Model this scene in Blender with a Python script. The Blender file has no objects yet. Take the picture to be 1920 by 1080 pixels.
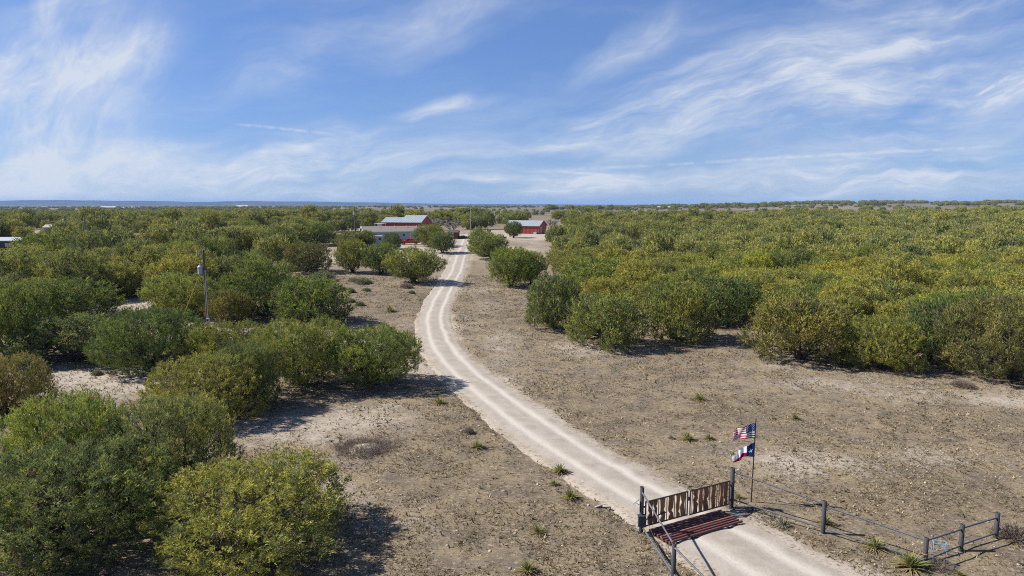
import bpy, math, random
import numpy as np
from math import radians, sin, cos, pi, sqrt, atan2
from mathutils import Vector, Matrix

# ------------------------------------------------------------------ camera
CAM_H = 13.7
FPX = 1280.0
PITCH = math.atan(156.0 / FPX)
scn = bpy.context.scene
COL = scn.collection
cam_d = bpy.data.cameras.new('camera')
cam = bpy.data.objects.new('camera', cam_d)
COL.objects.link(cam)
cam.location = (0, 0, CAM_H)
cam.rotation_euler = (pi / 2 - PITCH, 0, 0)
cam_d.sensor_width = 36.0
cam_d.lens = 36.0 * FPX / 1920.0
cam_d.clip_start = 0.5
cam_d.clip_end = 60000
scn.camera = cam

# ------------------------------------------------------------------ light and exposure
SUN_EL = 41.0
SUN_DIR = Vector((-cos(radians(SUN_EL)) * 0.9902, cos(radians(SUN_EL)) * 0.14, sin(radians(SUN_EL))))  # towards the sun
SKY_STRENGTH = 0.068
SUN_STRENGTH = 5.0
scn.view_settings.view_transform = 'Standard'
scn.view_settings.look = 'None'
scn.view_settings.gamma = 1.0
scn.view_settings.use_curve_mapping = False
scn.view_settings.exposure = 0.90
scn.render.engine = 'CYCLES'
scn.cycles.use_denoising = False
scn.cycles.max_bounces = 6
scn.cycles.diffuse_bounces = 3
scn.cycles.transmission_bounces = 4
scn.cycles.transparent_max_bounces = 6
scn.cycles.volume_bounces = 0
scn.cycles.use_adaptive_sampling = True
scn.cycles.adaptive_threshold = 0.01
scn.cycles.filter_width = 1.0

sun_d = bpy.data.lights.new('sun', 'SUN')
sun_d.energy = SUN_STRENGTH
sun_d.angle = radians(0.53)
sun_d.color = (1.0, 0.94, 0.85)
sun = bpy.data.objects.new('sun', sun_d)
COL.objects.link(sun)
sun.rotation_euler = SUN_DIR.to_track_quat('Z', 'Y').to_euler()
sun.location = (-60, 20, 80)


class NT:
    """small helper for wiring shader nodes"""

    def __init__(self, tree):
        self.t = tree
        self.n = tree.nodes
        self.l = tree.links

    def node(self, typ, **kw):
        nd = self.n.new(typ)
        for k, v in kw.items():
            setattr(nd, k, v)
        return nd

    def put(self, sock, v):
        if isinstance(v, bpy.types.NodeSocket):
            self.l.new(v, sock)
        elif v is not None:
            sock.default_value = v

    def math(self, op, a, b=None, c=None, clamp=False):
        nd = self.n.new('ShaderNodeMath')
        nd.operation = op
        nd.use_clamp = clamp
        self.put(nd.inputs[0], a)
        if b is not None:
            self.put(nd.inputs[1], b)
        if c is not None:
            self.put(nd.inputs[2], c)
        return nd.outputs[0]

    def noise(self, vec, scale, detail=4, rough=0.55, dist=0.0, dims='3D'):
        nd = self.n.new('ShaderNodeTexNoise')
        nd.noise_dimensions = dims
        if vec is not None:
            self.l.new(vec, nd.inputs['Vector'])
        nd.inputs['Scale'].default_value = scale
        nd.inputs['Detail'].default_value = detail
        nd.inputs['Roughness'].default_value = rough
        nd.inputs['Distortion'].default_value = dist
        return nd.outputs[0]

    def step(self, v, lo, hi, smooth=True):
        nd = self.n.new('ShaderNodeMapRange')
        nd.interpolation_type = 'SMOOTHSTEP' if smooth else 'LINEAR'
        self.put(nd.inputs[0], v)
        nd.inputs[1].default_value = lo
        nd.inputs[2].default_value = hi
        return nd.outputs[0]

    def mix(self, f, a, b, blend='MIX'):
        nd = self.n.new('ShaderNodeMix')
        nd.data_type = 'RGBA'
        nd.blend_type = blend
        self.put(nd.inputs[0], f)
        for s, v in ((nd.inputs[6], a), (nd.inputs[7], b)):
            if not isinstance(v, bpy.types.NodeSocket) and len(v) == 3:
                v = (*v, 1)
            self.put(s, v)
        return nd.outputs[2]

    def attr(self, name, typ='GEOMETRY'):
        nd = self.n.new('ShaderNodeAttribute')
        nd.attribute_name = name
        nd.attribute_type = typ
        return nd


# ------------------------------------------------------------------ world: sky with cirrus
world = bpy.data.worlds.new('World')
scn.world = world
world.use_nodes = True
wt = NT(world.node_tree)
wt.n.clear()
w_out = wt.node('ShaderNodeOutputWorld')
w_bg = wt.node('ShaderNodeBackground')
w_bg.inputs[1].default_value = SKY_STRENGTH
wt.l.new(w_bg.outputs[0], w_out.inputs[0])
sky = wt.node('ShaderNodeTexSky')
sky.sky_type = 'NISHITA'
sky.sun_disc = False
sky.sun_elevation = radians(SUN_EL)
sky.sun_rotation = atan2(SUN_DIR.x, SUN_DIR.y)
sky.altitude = 500
sky.air_density = 1.0
sky.dust_density = 0.2
sky.ozone_density = 4.0
tc = wt.node('ShaderNodeTexCoord')
sep = wt.node('ShaderNodeSeparateXYZ')
wt.l.new(tc.outputs['Generated'], sep.inputs[0])
yy = wt.math('MAXIMUM', wt.math('ABSOLUTE', sep.outputs[1]), 0.08)
uu = wt.math('DIVIDE', sep.outputs[0], yy)
vv = wt.math('DIVIDE', sep.outputs[2], yy)
cuv = wt.node('ShaderNodeCombineXYZ')
wt.l.new(uu, cuv.inputs[0])
wt.l.new(vv, cuv.inputs[1])
wt.l.new(sep.outputs[1], cuv.inputs[2])


def wvec(scale, off, sx=1.0, sy=1.0, rot=0.0):
    m = wt.node('ShaderNodeMapping')
    m.vector_type = 'TEXTURE'
    m.inputs['Location'].default_value = (off[0], off[1], 0)
    m.inputs['Rotation'].default_value = (0, 0, rot)
    m.inputs['Scale'].default_value = (sx, sy, 1)
    wt.l.new(scale, m.inputs['Vector'])
    return m.outputs[0]


# gentle warp so that the streaks curl
nd = wt.node('ShaderNodeTexNoise')
nd.inputs['Scale'].default_value = 5.0
nd.inputs['Detail'].default_value = 3
wt.l.new(cuv.outputs[0], nd.inputs['Vector'])
vm1 = wt.node('ShaderNodeVectorMath', operation='SUBTRACT')
wt.l.new(nd.outputs['Color'], vm1.inputs[0])
vm1.inputs[1].default_value = (0.5, 0.5, 0.5)
vm2 = wt.node('ShaderNodeVectorMath', operation='SCALE')
wt.l.new(vm1.outputs[0], vm2.inputs[0])
vm2.inputs['Scale'].default_value = 0.085
vm3 = wt.node('ShaderNodeVectorMath', operation='ADD')
wt.l.new(cuv.outputs[0], vm3.inputs[0])
wt.l.new(vm2.outputs[0], vm3.inputs[1])
warped = vm3.outputs[0]

# (u, v, half length, half width, angle in degrees, strength, stretch of the streaks)
CIRRUS = [
    (-0.665, 0.130, 0.27, 0.15, 48, 0.95, 2.2),
    (-0.58, 0.17, 0.12, 0.06, 55, 0.9, 2.5),
    (-0.76, 0.17, 0.14, 0.06, 25, 0.7, 2.5),
    (-0.66, 0.235, 0.10, 0.030, 100, 0.9, 2.5),
    (-0.55, 0.195, 0.14, 0.035, 28, 0.9, 3.0),
    (-0.22, 0.225, 0.24, 0.050, 17, 0.75, 3.0),
    (-0.08, 0.275, 0.13, 0.030, 20, 0.8, 3.0),
    (-0.11, 0.140, 0.090, 0.014, 10, 0.9, 3.5),
    (0.30, 0.150, 0.46, 0.085, 14, 0.9, 5.0),
    (0.62, 0.150, 0.42, 0.080, 5, 1.1, 5.0),
    (0.54, 0.225, 0.34, 0.022, 6, 0.75, 6.0),
    (0.62, 0.275, 0.30, 0.030, 12, 0.7, 5.0),
    (0.40, 0.285, 0.22, 0.028, 8, 0.95, 3.0),
    (0.20, 0.245, 0.13, 0.028, 28, 0.8, 3.0),
    (-0.33, 0.052, 0.34, 0.055, 6, 1.35, 5.0),
    (-0.05, 0.026, 0.46, 0.032, 3, 1.3, 7.0),
    (0.10, 0.092, 0.26, 0.030, 4, 0.9, 5.0),
    (0.55, 0.045, 0.46, 0.05, 4, 1.2, 7.0),
    (-0.66, 0.035, 0.26, 0.06, 8, 1.3, 3.0),
]
total = None
for i, (u0, v0, hl, hw, ang, stg, stretch) in enumerate(CIRRUS):
    a = radians(ang)
    vec = wvec(warped, (u0, v0), hl, hw, a)
    ln = wt.node('ShaderNodeVectorMath', operation='LENGTH')
    s2 = wt.node('ShaderNodeVectorMath', operation='MULTIPLY')
    wt.l.new(vec, s2.inputs[0])
    s2.inputs[1].default_value = (1, 1, 0)
    wt.l.new(s2.outputs[0], ln.inputs[0])
    fall = wt.step(ln.outputs['Value'], 1.2, 0.0)
    nv = wvec(warped, (u0 + i * 2.3, v0), 1.0, 1.0 / stretch, a)
    # broad soft body combed by fine fibres
    n0 = wt.step(wt.noise(nv, 4.0, 4, 0.55, 0.3), 0.30, 0.72)
    n1 = wt.step(wt.noise(nv, 13.0, 8, 0.70, 0.5), 0.28, 0.78)
    body = wt.math('ADD', wt.math('MULTIPLY', n0, 0.45), wt.math('MULTIPLY', wt.math('MULTIPLY', n0, n1), 1.0))
    c = wt.math('MULTIPLY', wt.math('MULTIPLY', fall, body), stg)
    total = c if total is None else wt.math('ADD', total, c)
# thin contrails
for (ua, va, ub, vb, wd, stg) in [(-0.405, 0.114, -0.255, 0.100, 0.0032, 0.42), (0.655, 0.150, 0.715, 0.184, 0.0035, 0.6),
                                  (0.0, 0.046, 0.76, 0.087, 0.0035, 0.34), (0.06, 0.049, 0.15, 0.041, 0.003, 0.35)]:
    L = sqrt((ub - ua) ** 2 + (vb - va) ** 2)
    a = atan2(vb - va, ub - ua)
    vm4 = wt.node('ShaderNodeMix')
    vm4.data_type = 'VECTOR'
    vm4.inputs[0].default_value = 0.12
    wt.l.new(cuv.outputs[0], vm4.inputs[4])
    wt.l.new(warped, vm4.inputs[5])
    vec = wvec(vm4.outputs[1], ((ua + ub) / 2, (va + vb) / 2), L / 2, wd, a)
    sp = wt.node('ShaderNodeSeparateXYZ')
    wt.l.new(vec, sp.inputs[0])
    f1 = wt.step(wt.math('ABSOLUTE', sp.outputs[0]), 1.05, 0.6)
    f2 = wt.step(wt.math('ABSOLUTE', sp.outputs[1]), 1.1, 0.0)
    n2 = wt.step(wt.noise(cuv.outputs[0], 60, 3), 0.25, 0.6)
    c = wt.math('MULTIPLY', wt.math('MULTIPLY', wt.math('MULTIPLY', f1, f2), n2), stg)
    total = wt.math('ADD', total, c)
# thin even veil
veil = wt.math('MULTIPLY', wt.step(wt.noise(wvec(warped, (0, 0), 1, 0.25, 0.12), 3.0, 7, 0.62), 0.40, 0.85), 0.30)
total = wt.math('ADD', total, veil)
total = wt.math('MULTIPLY', total, wt.step(sep.outputs[2], -0.01, 0.015))
cover = wt.math('MULTIPLY', wt.math('MINIMUM', total, 1.0), 0.86)
gam = wt.node('ShaderNodeGamma')          # the photograph holds the bright horizon back
gam.inputs['Gamma'].default_value = 0.62
wt.l.new(sky.outputs[0], gam.inputs['Color'])
blue = wt.mix(1.0, gam.outputs[0], (0.87, 1.19, 1.86), 'MULTIPLY')
skycol = wt.mix(cover, blue, (5.7, 6.1, 6.7))
wt.l.new(skycol, w_bg.inputs[0])

# ------------------------------------------------------------------ terrain
rng = np.random.default_rng(7)
random.seed(7)


def sst(a, b, x):
    t = np.clip((np.asarray(x, float) - a) / (b - a), 0, 1)
    return t * t * (3 - 2 * t)


_PY = np.array([-4000, 45, 70, 100, 140, 190, 240, 300, 450, 800, 2000, 5000, 20000], float)
_PZ = np.array([0, 0, .25, .8, 1.8, 3.0, 3.9, 4.6, 5.0, 4.2, 3.6, 3.0, 3.0], float)


def base_h(x, y):
    """smooth terrain height"""
    x = np.asarray(x, float)
    y = np.asarray(y, float)
    z = np.interp(y, _PY, _PZ)
    for d in (12.0, 24.0):
        z = z * 0.5 + 0.25 * (np.interp(y - d, _PY, _PZ) + np.interp(y + d, _PY, _PZ))
    ratio = x / np.maximum(y, 30)
    z = z + sst(0.25, 0.75, ratio) * sst(120, 420, y) * 1.6
    z = z - sst(0.30, 0.75, -ratio) * sst(200, 600, y) * 2.2
    z = z + 13.5 * sst(0.12, 0.50, ratio) * np.clip((y - 480) / 1550, 0, 1) ** 1.1
    z = z + 0.25 * np.sin(x * 0.045 + 1.3) * np.sin(y * 0.037) * sst(60, 130, y)
    return z


def H(x, y):
    return float(base_h(x, y))


def ray(px, py):
    a = (px - 960.0) / FPX
    b = (540.0 - py) / FPX
    return np.array([a, cos(PITCH) + b * sin(PITCH), -sin(PITCH) + b * cos(PITCH)])


def G(px, py, ymax=6000):
    """point of the ground seen at a place of the photograph"""
    d = ray(px, py)
    d = d / d[1]
    ys = np.geomspace(8, ymax, 1500)
    zs = CAM_H + d[2] * ys - base_h(d[0] * ys, ys)
    k = np.nonzero(zs < 0)[0]
    if len(k) == 0:
        y = ymax
    else:
        k = k[0]
        if k == 0:
            y = ys[0]
        else:
            t = zs[k - 1] / (zs[k - 1] - zs[k])
            y = ys[k - 1] + t * (ys[k] - ys[k - 1])
    return Vector((d[0] * y, y, H(d[0] * y, y)))


def Zat(py, y):
    """height at distance y of what is seen on photograph line py (near the middle column)"""
    d = ray(960, py)
    return CAM_H + d[2] / d[1] * y


def AT(px, py, y):
    d = ray(px, py)
    return Vector((d[0] / d[1] * y, y, CAM_H + d[2] / d[1] * y))


def project(x, y, z):
    q = np.array([x, y, z - CAM_H])
    depth = q[1] * cos(PITCH) - q[2] * sin(PITCH)
    up = q[1] * sin(PITCH) + q[2] * cos(PITCH)
    return 960 + FPX * q[0] / depth, 540 - FPX * up / depth


# lattice noise for numpy
def vnoise(x, y, seed=0):
    def hsh(i, j):
        h = (i * 374761393 + j * 668265263 + seed * 982451653) & 0x7fffffff
        h = ((h ^ (h >> 13)) * 1274126177) & 0x7fffffff
        return ((h ^ (h >> 16)) & 0xffff) / 65535.0
    xi = np.floor(x).astype(np.int64)
    yi = np.floor(y).astype(np.int64)
    fx = x - xi
    fy = y - yi
    fx = fx * fx * (3 - 2 * fx)
    fy = fy * fy * (3 - 2 * fy)
    a = hsh(xi, yi) * (1 - fx) + hsh(xi + 1, yi) * fx
    b = hsh(xi, yi + 1) * (1 - fx) + hsh(xi + 1, yi + 1) * fx
    return a * (1 - fy) + b * fy


def fbm(x, y, seed=0, o=3):
    s = 0
    a = 1
    t = 0
    for k in range(o):
        s = s + a * vnoise(x * 2 ** k, y * 2 ** k, seed + k)
        t += a
        a *= 0.5
    return s / t


# ------------------------------------------------------------------ building helpers
def tag(o, label=None, cat=None, group=None, kind=None):
    if label:
        o['label'] = label
    if cat:
        o['category'] = cat
    if group:
        o['group'] = group
    if kind:
        o['kind'] = kind
    return o


def empty(name, loc, rz=0.0):
    o = bpy.data.objects.new(name, None)
    COL.objects.link(o)
    o.empty_display_size = 0.3
    o.location = loc
    o.rotation_euler = (0, 0, rz)
    return o


def tri_mesh(name, V, F, colors=None, cname='tuft', smooth=False):
    V = np.asarray(V, np.float32)
    F = np.asarray(F, np.int32)
    k = F.shape[1]
    me = bpy.data.meshes.new(name)
    me.vertices.add(len(V))
    me.vertices.foreach_set('co', V.ravel())
    me.loops.add(F.size)
    me.loops.foreach_set('vertex_index', F.ravel())
    me.polygons.add(len(F))
    me.polygons.foreach_set('loop_start', np.arange(0, F.size, k, dtype=np.int32))
    me.polygons.foreach_set('loop_total', np.full(len(F), k, np.int32))
    if smooth:
        me.polygons.foreach_set('use_smooth', np.ones(len(F), bool))
    if colors is not None:
        at = me.attributes.new(cname, 'FLOAT_COLOR', 'POINT')
        c = np.ones((len(V), 4), np.float32)
        c[:, :colors.shape[1]] = colors
        at.data.foreach_set('color', c.ravel())
    me.update(calc_edges=True)
    return me


def link_mesh(name, me, mat, parent=None):
    o = bpy.data.objects.new(name, me)
    COL.objects.link(o)
    if mat is not None and len(me.materials) == 0:
        me.materials.append(mat)
    if parent is not None:
        o.parent = parent
    return o


class MB:
    """collects boxes, tubes and polygons of one part"""

    def __init__(self):
        self.v = []
        self.f = []
        self.sm = []

    def add(self, vs, fs, smooth=False):
        b = len(self.v)
        self.v += [tuple(p) for p in vs]
        self.f += [tuple(b + i for i in f) for f in fs]
        self.sm += [smooth] * len(fs)
        return self

    def box(self, c, s, rz=0.0, M=None):
        hx, hy, hz = s[0] / 2, s[1] / 2, s[2] / 2
        pts = [Vector((x, y, z)) for x in (-hx, hx) for y in (-hy, hy) for z in (-hz, hz)]
        R = Matrix.Rotation(rz, 3, 'Z') if M is None else M
        pts = [R @ p + Vector(c) for p in pts]
        return self.add(pts, [(0, 1, 3, 2), (4, 6, 7, 5), (0, 4, 5, 1), (2, 3, 7, 6), (0, 2, 6, 4), (1, 5, 7, 3)])

    def tube(self, p0, p1, r0, r1=None, n=10, cap=True):
        r1 = r0 if r1 is None else r1
        p0 = Vector(p0)
        p1 = Vector(p1)
        d = (p1 - p0).normalized()
        a = d.orthogonal().normalized()
        b = d.cross(a)
        vs = []
        for p, r in ((p0, r0), (p1, r1)):
            for i in range(n):
                t = 2 * pi * i / n
                vs.append(p + (a * cos(t) + b * sin(t)) * r)
        fs = [(i, (i + 1) % n, n + (i + 1) % n, n + i) for i in range(n)]
        self.add(vs, fs, True)
        if cap:
            self.add(vs[:n], [tuple(range(n))[::-1]])
            self.add(vs[n:], [tuple(range(n))])
        return self

    def path(self, pts, rs, n=6):
        """one tapering tube along several points"""
        pts = [Vector(p) for p in pts]
        vs = []
        for i, p in enumerate(pts):
            d = (pts[min(i + 1, len(pts) - 1)] - pts[max(i - 1, 0)]).normalized()
            a = Vector((1, 0, 0)) if abs(d.x) < 0.8 else Vector((0, 1, 0))
            a = (a - d * a.dot(d)).normalized()
            b = d.cross(a)
            for k in range(n):
                t = 2 * pi * k / n
                vs.append(p + (a * cos(t) + b * sin(t)) * rs[i])
        fs = []
        for i in range(len(pts) - 1):
            for k in range(n):
                fs.append((i * n + k, i * n + (k + 1) % n, (i + 1) * n + (k + 1) % n, (i + 1) * n + k))
        fs.append(tuple(range(n))[::-1])
        fs.append(tuple((len(pts) - 1) * n + k for k in range(n)))
        return self.add(vs, fs, True)

    def hollow_post(self, base, h, r, n=14):
        """steel pipe with an open top"""
        b = Vector(base)
        ring = lambda z, q: [b + Vector((cos(2 * pi * i / n) * q, sin(2 * pi * i / n) * q, z)) for i in range(n)]
        vs = ring(-0.25, r) + ring(h, r) + ring(h, r * 0.84) + ring(h - 0.25, r * 0.84)
        fs = []
        for k in range(3):
            fs += [(k * n + i, k * n + (i + 1) % n, (k + 1) * n + (i + 1) % n, (k + 1) * n + i) for i in range(n)]
        fs.append(tuple(3 * n + i for i in range(n)))
        return self.add(vs, fs, True)

    def prism(self, poly, y0, y1):
        """polygon in x,z extruded along y"""
        n = len(poly)
        vs = [(x, y0, z) for x, z in poly] + [(x, y1, z) for x, z in poly]
        fs = [(i, (i + 1) % n, n + (i + 1) % n, n + i) for i in range(n)]
        fs += [tuple(range(n))[::-1], tuple(range(n, 2 * n))]
        return self.add(vs, fs)

    def mesh(self, name, bevel=0.0):
        me = bpy.data.meshes.new(name)
        me.from_pydata(self.v, [], self.f)
        me.polygons.foreach_set('use_smooth', self.sm)
        me.update()
        return me

    def build(self, name, mat, parent=None, loc=None, bevel=0.0):
        o = link_mesh(name, self.mesh(name), mat, parent)
        if loc is not None:
            o.location = loc
        if bevel:
            m = o.modifiers.new('bevel', 'BEVEL')
            m.width = bevel
            m.segments = 2
            m.limit_method = 'ANGLE'
        return o


# ------------------------------------------------------------------ materials
def material(name):
    m = bpy.data.materials.new(name)
    m.use_nodes = True
    t = NT(m.node_tree)
    b = m.node_tree.nodes['Principled BSDF']
    return m, t, b


def plain(name, col, rough=0.7, metal=0.0, var=0.25, scale=6.0, dirt=None, spec=0.4, bump=0.0):
    """paint or metal with noise wear"""
    col = tuple(x * 0.74 for x in col)
    dirt = None if dirt is None else tuple(x * 0.74 for x in dirt)
    m, t, b = material(name)
    tcn = t.node('ShaderNodeTexCoord')
    n1 = t.noise(tcn.outputs['Object'], scale, 6, 0.65)
    k = t.step(n1, 0.3, 0.75)
    c2 = dirt if dirt is not None else tuple(x * (1 - var) for x in col)
    t.l.new(t.mix(k, col, c2), b.inputs['Base Color'])
    b.inputs['Roughness'].default_value = rough
    b.inputs['Metallic'].default_value = metal
    b.inputs['Specular IOR Level'].default_value = spec
    if bump:
        bp = t.node('ShaderNodeBump')
        bp.inputs['Strength'].default_value = bump
        bp.inputs['Distance'].default_value = 0.02
        t.l.new(n1, bp.inputs['Height'])
        t.l.new(bp.outputs[0], b.inputs['Normal'])
    return m


M = {}
M['steel_pipe'] = plain('weathered steel pipe', (0.045, 0.054, 0.070), 0.65, 0.0, scale=9, dirt=(0.062, 0.048, 0.044), spec=0.2)
M['steel_dark'] = plain('dark gate steel', (0.085, 0.07, 0.07), 0.6, 0.3, scale=11, dirt=(0.13, 0.075, 0.05))
M['rail_steel'] = plain('grey rail steel', (0.15, 0.16, 0.19), 0.5, 0.0, scale=5, dirt=(0.09, 0.08, 0.085))
M['flag_pole'] = plain('brown flag pole', (0.075, 0.05, 0.042), 0.6, 0.2, scale=7)
M['rust_pipe'] = plain('rusty red cattle guard pipe', (0.22, 0.075, 0.058), 0.8, 0.0, scale=5, dirt=(0.10, 0.055, 0.058), bump=0.3)  # darker second tone puts the purple-brown of shaded pipes into the colour
M['rust_pale'] = plain('sun bleached rust pipe', (0.44, 0.17, 0.11), 0.8, 0.0, scale=6, dirt=(0.20, 0.095, 0.085), bump=0.3)
M['pit'] = plain('cattle guard pit soil', (0.08, 0.06, 0.048), 0.95)
M['box_dark'] = plain('dark control box', (0.055, 0.065, 0.08), 0.5)
M['panel_cell'] = plain('solar cell', (0.10, 0.12, 0.18), 0.25)
M['white_metal'] = plain('white painted metal', (0.72, 0.73, 0.74), 0.5, var=0.15)
M['grey_metal'] = plain('grey transformer paint', (0.55, 0.58, 0.60), 0.45, 0.1, var=0.15)
M['ceramic'] = plain('pale ceramic', (0.55, 0.57, 0.60), 0.3)
M['conduit'] = plain('galvanised conduit', (0.52, 0.56, 0.62), 0.4, 0.5, var=0.12)
M['yellow_guard'] = plain('faded yellow guy guard', (0.55, 0.37, 0.10), 0.6)
M['wire'] = plain('steel wire', (0.16, 0.15, 0.14), 0.5, 0.5)
M['pole_wood'] = plain('weathered pole wood', (0.17, 0.135, 0.105), 0.9, scale=3, dirt=(0.11, 0.09, 0.075), bump=0.3)
M['pole_pale'] = plain('silvered pole wood', (0.34, 0.32, 0.29), 0.9, scale=3, bump=0.3)
M['blue_frame'] = plain('light blue painted tube', (0.24, 0.40, 0.54), 0.5)
M['orange_strap'] = plain('orange strap', (0.75, 0.30, 0.05), 0.7)
M['red_wall'] = plain('red sheet metal wall', (0.46, 0.072, 0.052), 0.55, scale=1.2, var=0.18)
M['galv_roof'] = plain('galvanised sheet roof', (0.52, 0.57, 0.60), 0.42, 0.35, scale=0.7, var=0.14)
M['home_wall'] = plain('blue grey lap siding', (0.54, 0.60, 0.66), 0.7, scale=0.8, var=0.1)
M['home_skirt'] = plain('grey skirting', (0.32, 0.34, 0.36), 0.7)
M['shingle'] = plain('brown shingle roof', (0.26, 0.225, 0.19), 0.9, scale=2.0, var=0.2)
M['white_trim'] = plain('white trim', (0.78, 0.78, 0.77), 0.5, var=0.08)
M['shed_wall'] = plain('brown shed boards', (0.16, 0.075, 0.06), 0.8, scale=3)
M['shed_roof'] = plain('dark shed roof', (0.10, 0.085, 0.08), 0.9)
M['teal_wall'] = plain('dark teal siding', (0.05, 0.085, 0.085), 0.7)
M['pale_roof'] = plain('pale grey metal roof', (0.50, 0.55, 0.58), 0.5)
M['red_canvas'] = plain('red canopy', (0.55, 0.03, 0.04), 0.7)
M['truck_paint'] = plain('red truck paint', (0.72, 0.012, 0.035), 0.28, spec=0.6, var=0.08)
M['rubber'] = plain('tyre rubber', (0.025, 0.025, 0.025), 0.9)
M['rim'] = plain('silver rim', (0.50, 0.50, 0.50), 0.35, 0.6)
M['chrome'] = plain('bumper', (0.6, 0.6, 0.6), 0.3, 0.5)
M['lamp_glass'] = plain('headlight glass', (0.75, 0.75, 0.72), 0.2)
M['black_trim_and_shade'] = plain('black trim and painted shade', (0.03, 0.03, 0.03), 0.6)  # black parts, also the painted shade of barn doorway and wheel wells
M['concrete'] = plain('pale concrete', (0.42, 0.40, 0.37), 0.9, scale=2)
M['rock'] = plain('limestone', (0.50, 0.45, 0.37), 0.9, scale=8, dirt=(0.33, 0.29, 0.24), bump=0.5)
M['twig'] = plain('grey twig', (0.23, 0.195, 0.17), 0.95, scale=3)
M['bare_bark'] = plain('pale bare branches', (0.30, 0.275, 0.25), 0.95, scale=3)
M['bark'] = plain('juniper bark', (0.15, 0.115, 0.09), 0.95, scale=6, dirt=(0.08, 0.062, 0.05), bump=0.6)
M['log'] = plain('bleached wood', (0.50, 0.45, 0.40), 0.9, scale=9)


def glass_mat():
    m, t, b = material('dark window glass')
    b.inputs['Base Color'].default_value = (0.03, 0.04, 0.05, 1)
    b.inputs['Roughness'].default_value = 0.08
    b.inputs['Specular IOR Level'].default_value = 0.8
    return m


M['glass'] = glass_mat()


def plank_mat(name, c1, c2):
    m, t, b = material(name)
    tcn = t.node('ShaderNodeTexCoord')
    mp = t.node('ShaderNodeMapping')
    mp.inputs['Scale'].default_value = (14, 14, 2.0)
    t.l.new(tcn.outputs['Object'], mp.inputs[0])
    n1 = t.noise(mp.outputs[0], 2.0, 6, 0.65, 0.6)
    t.l.new(t.mix(t.step(n1, 0.35, 0.7), c1, c2), b.inputs['Base Color'])
    b.inputs['Roughness'].default_value = 0.8
    return m


PLANKS = [plank_mat('live edge cedar plank', (0.25, 0.135, 0.062), (0.13, 0.07, 0.036)),
          plank_mat('pale cedar plank', (0.29, 0.165, 0.08), (0.16, 0.09, 0.045)),
          plank_mat('dark cedar plank', (0.17, 0.095, 0.05), (0.095, 0.052, 0.03))]


def vcol_mat(name, attr='tuft', rough=0.9):
    m, t, b = material(name)
    a = t.attr(attr)
    t.l.new(a.outputs['Color'], b.inputs['Base Color'])
    b.inputs['Roughness'].default_value = rough
    b.inputs['Specular IOR Level'].default_value = 0.2
    return m


def leafy(name, attr='tuft', transl=0.3):
    """diffuse plus translucent cloth or blade with its colour stored on the mesh"""
    m = bpy.data.materials.new(name)
    m.use_nodes = True
    t = NT(m.node_tree)
    t.n.clear()
    out = t.node('ShaderNodeOutputMaterial')
    a = t.attr(attr)
    d = t.node('ShaderNodeBsdfDiffuse')
    tr = t.node('ShaderNodeBsdfTranslucent')
    t.l.new(a.outputs['Color'], d.inputs[0])
    t.l.new(a.outputs['Color'], tr.inputs[0])
    mx = t.node('ShaderNodeMixShader')
    mx.inputs[0].default_value = transl
    t.l.new(d.outputs[0], mx.inputs[1])
    t.l.new(tr.outputs[0], mx.inputs[2])
    t.l.new(mx.outputs[0], out.inputs[0])
    return m


M['blade'] = leafy('plant blade')
M['cloth'] = leafy('flag cloth', transl=0.45)


def foliage_mat():
    m = bpy.data.materials.new('juniper foliage')
    m.use_nodes = True
    t = NT(m.node_tree)
    t.n.clear()
    out = t.node('ShaderNodeOutputMaterial')
    a = t.attr('tuft')
    sp = t.node('ShaderNodeSeparateColor')
    t.l.new(a.outputs['Color'], sp.inputs[0])
    r, g, bl = sp.outputs[0], sp.outputs[1], sp.outputs[2]   # sprig random, limb random, pollen
    oi = t.node('ShaderNodeObjectInfo')
    # 0 = blue green, 1 = golden with pollen cones
    pol = t.math('MINIMUM', bl, 1.0)
    hue = t.math('ADD', t.math('MULTIPLY', oi.outputs['Random'], 0.24), t.math('MULTIPLY', g, 0.40))
    hue = t.math('ADD', hue, t.math('MULTIPLY', t.math('SUBTRACT', r, 0.5), 0.14))
    hue = t.math('ADD', hue, t.math('MULTIPLY', pol, 0.24))
    ramp = t.node('ShaderNodeValToRGB')
    cr = ramp.color_ramp
    cr.elements[0].position = 0.05
    cr.elements[0].color = (0.120, 0.148, 0.088, 1)
    cr.elements[1].position = 0.95
    cr.elements[1].color = (0.45, 0.375, 0.110, 1)
    for ps, cc in ((0.28, (0.220, 0.248, 0.098, 1)), (0.50, (0.345, 0.340, 0.090, 1)), (0.72, (0.43, 0.395, 0.096, 1))):
        e = cr.elements.new(ps)
        e.color = cc
    t.l.new(hue, ramp.inputs[0])
    br = t.math('ADD', t.math('MULTIPLY', r, 0.60), 0.80)
    c1 = t.mix(1.0, ramp.outputs[0], oi.outputs['Color'], 'MULTIPLY')
    cb = t.node('ShaderNodeCombineColor')
    for k in range(3):
        t.l.new(br, cb.inputs[k])
    c2 = t.mix(1.0, c1, cb.outputs[0], 'MULTIPLY')
    c2 = t.mix(t.step(bl, 1.2, 1.6), c2, (0.27, 0.19, 0.12))     # dry twig ends
    d = t.node('ShaderNodeBsdfDiffuse')
    tr = t.node('ShaderNodeBsdfTranslucent')
    t.l.new(c2, d.inputs[0])
    t.l.new(c2, tr.inputs[0])
    mx = t.node('ShaderNodeMixShader')
    mx.inputs[0].default_value = 0.27
    t.l.new(d.outputs[0], mx.inputs[1])
    t.l.new(tr.outputs[0], mx.inputs[2])
    t.l.new(mx.outputs[0], out.inputs[0])
    return m


M['foliage'] = foliage_mat()


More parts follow.
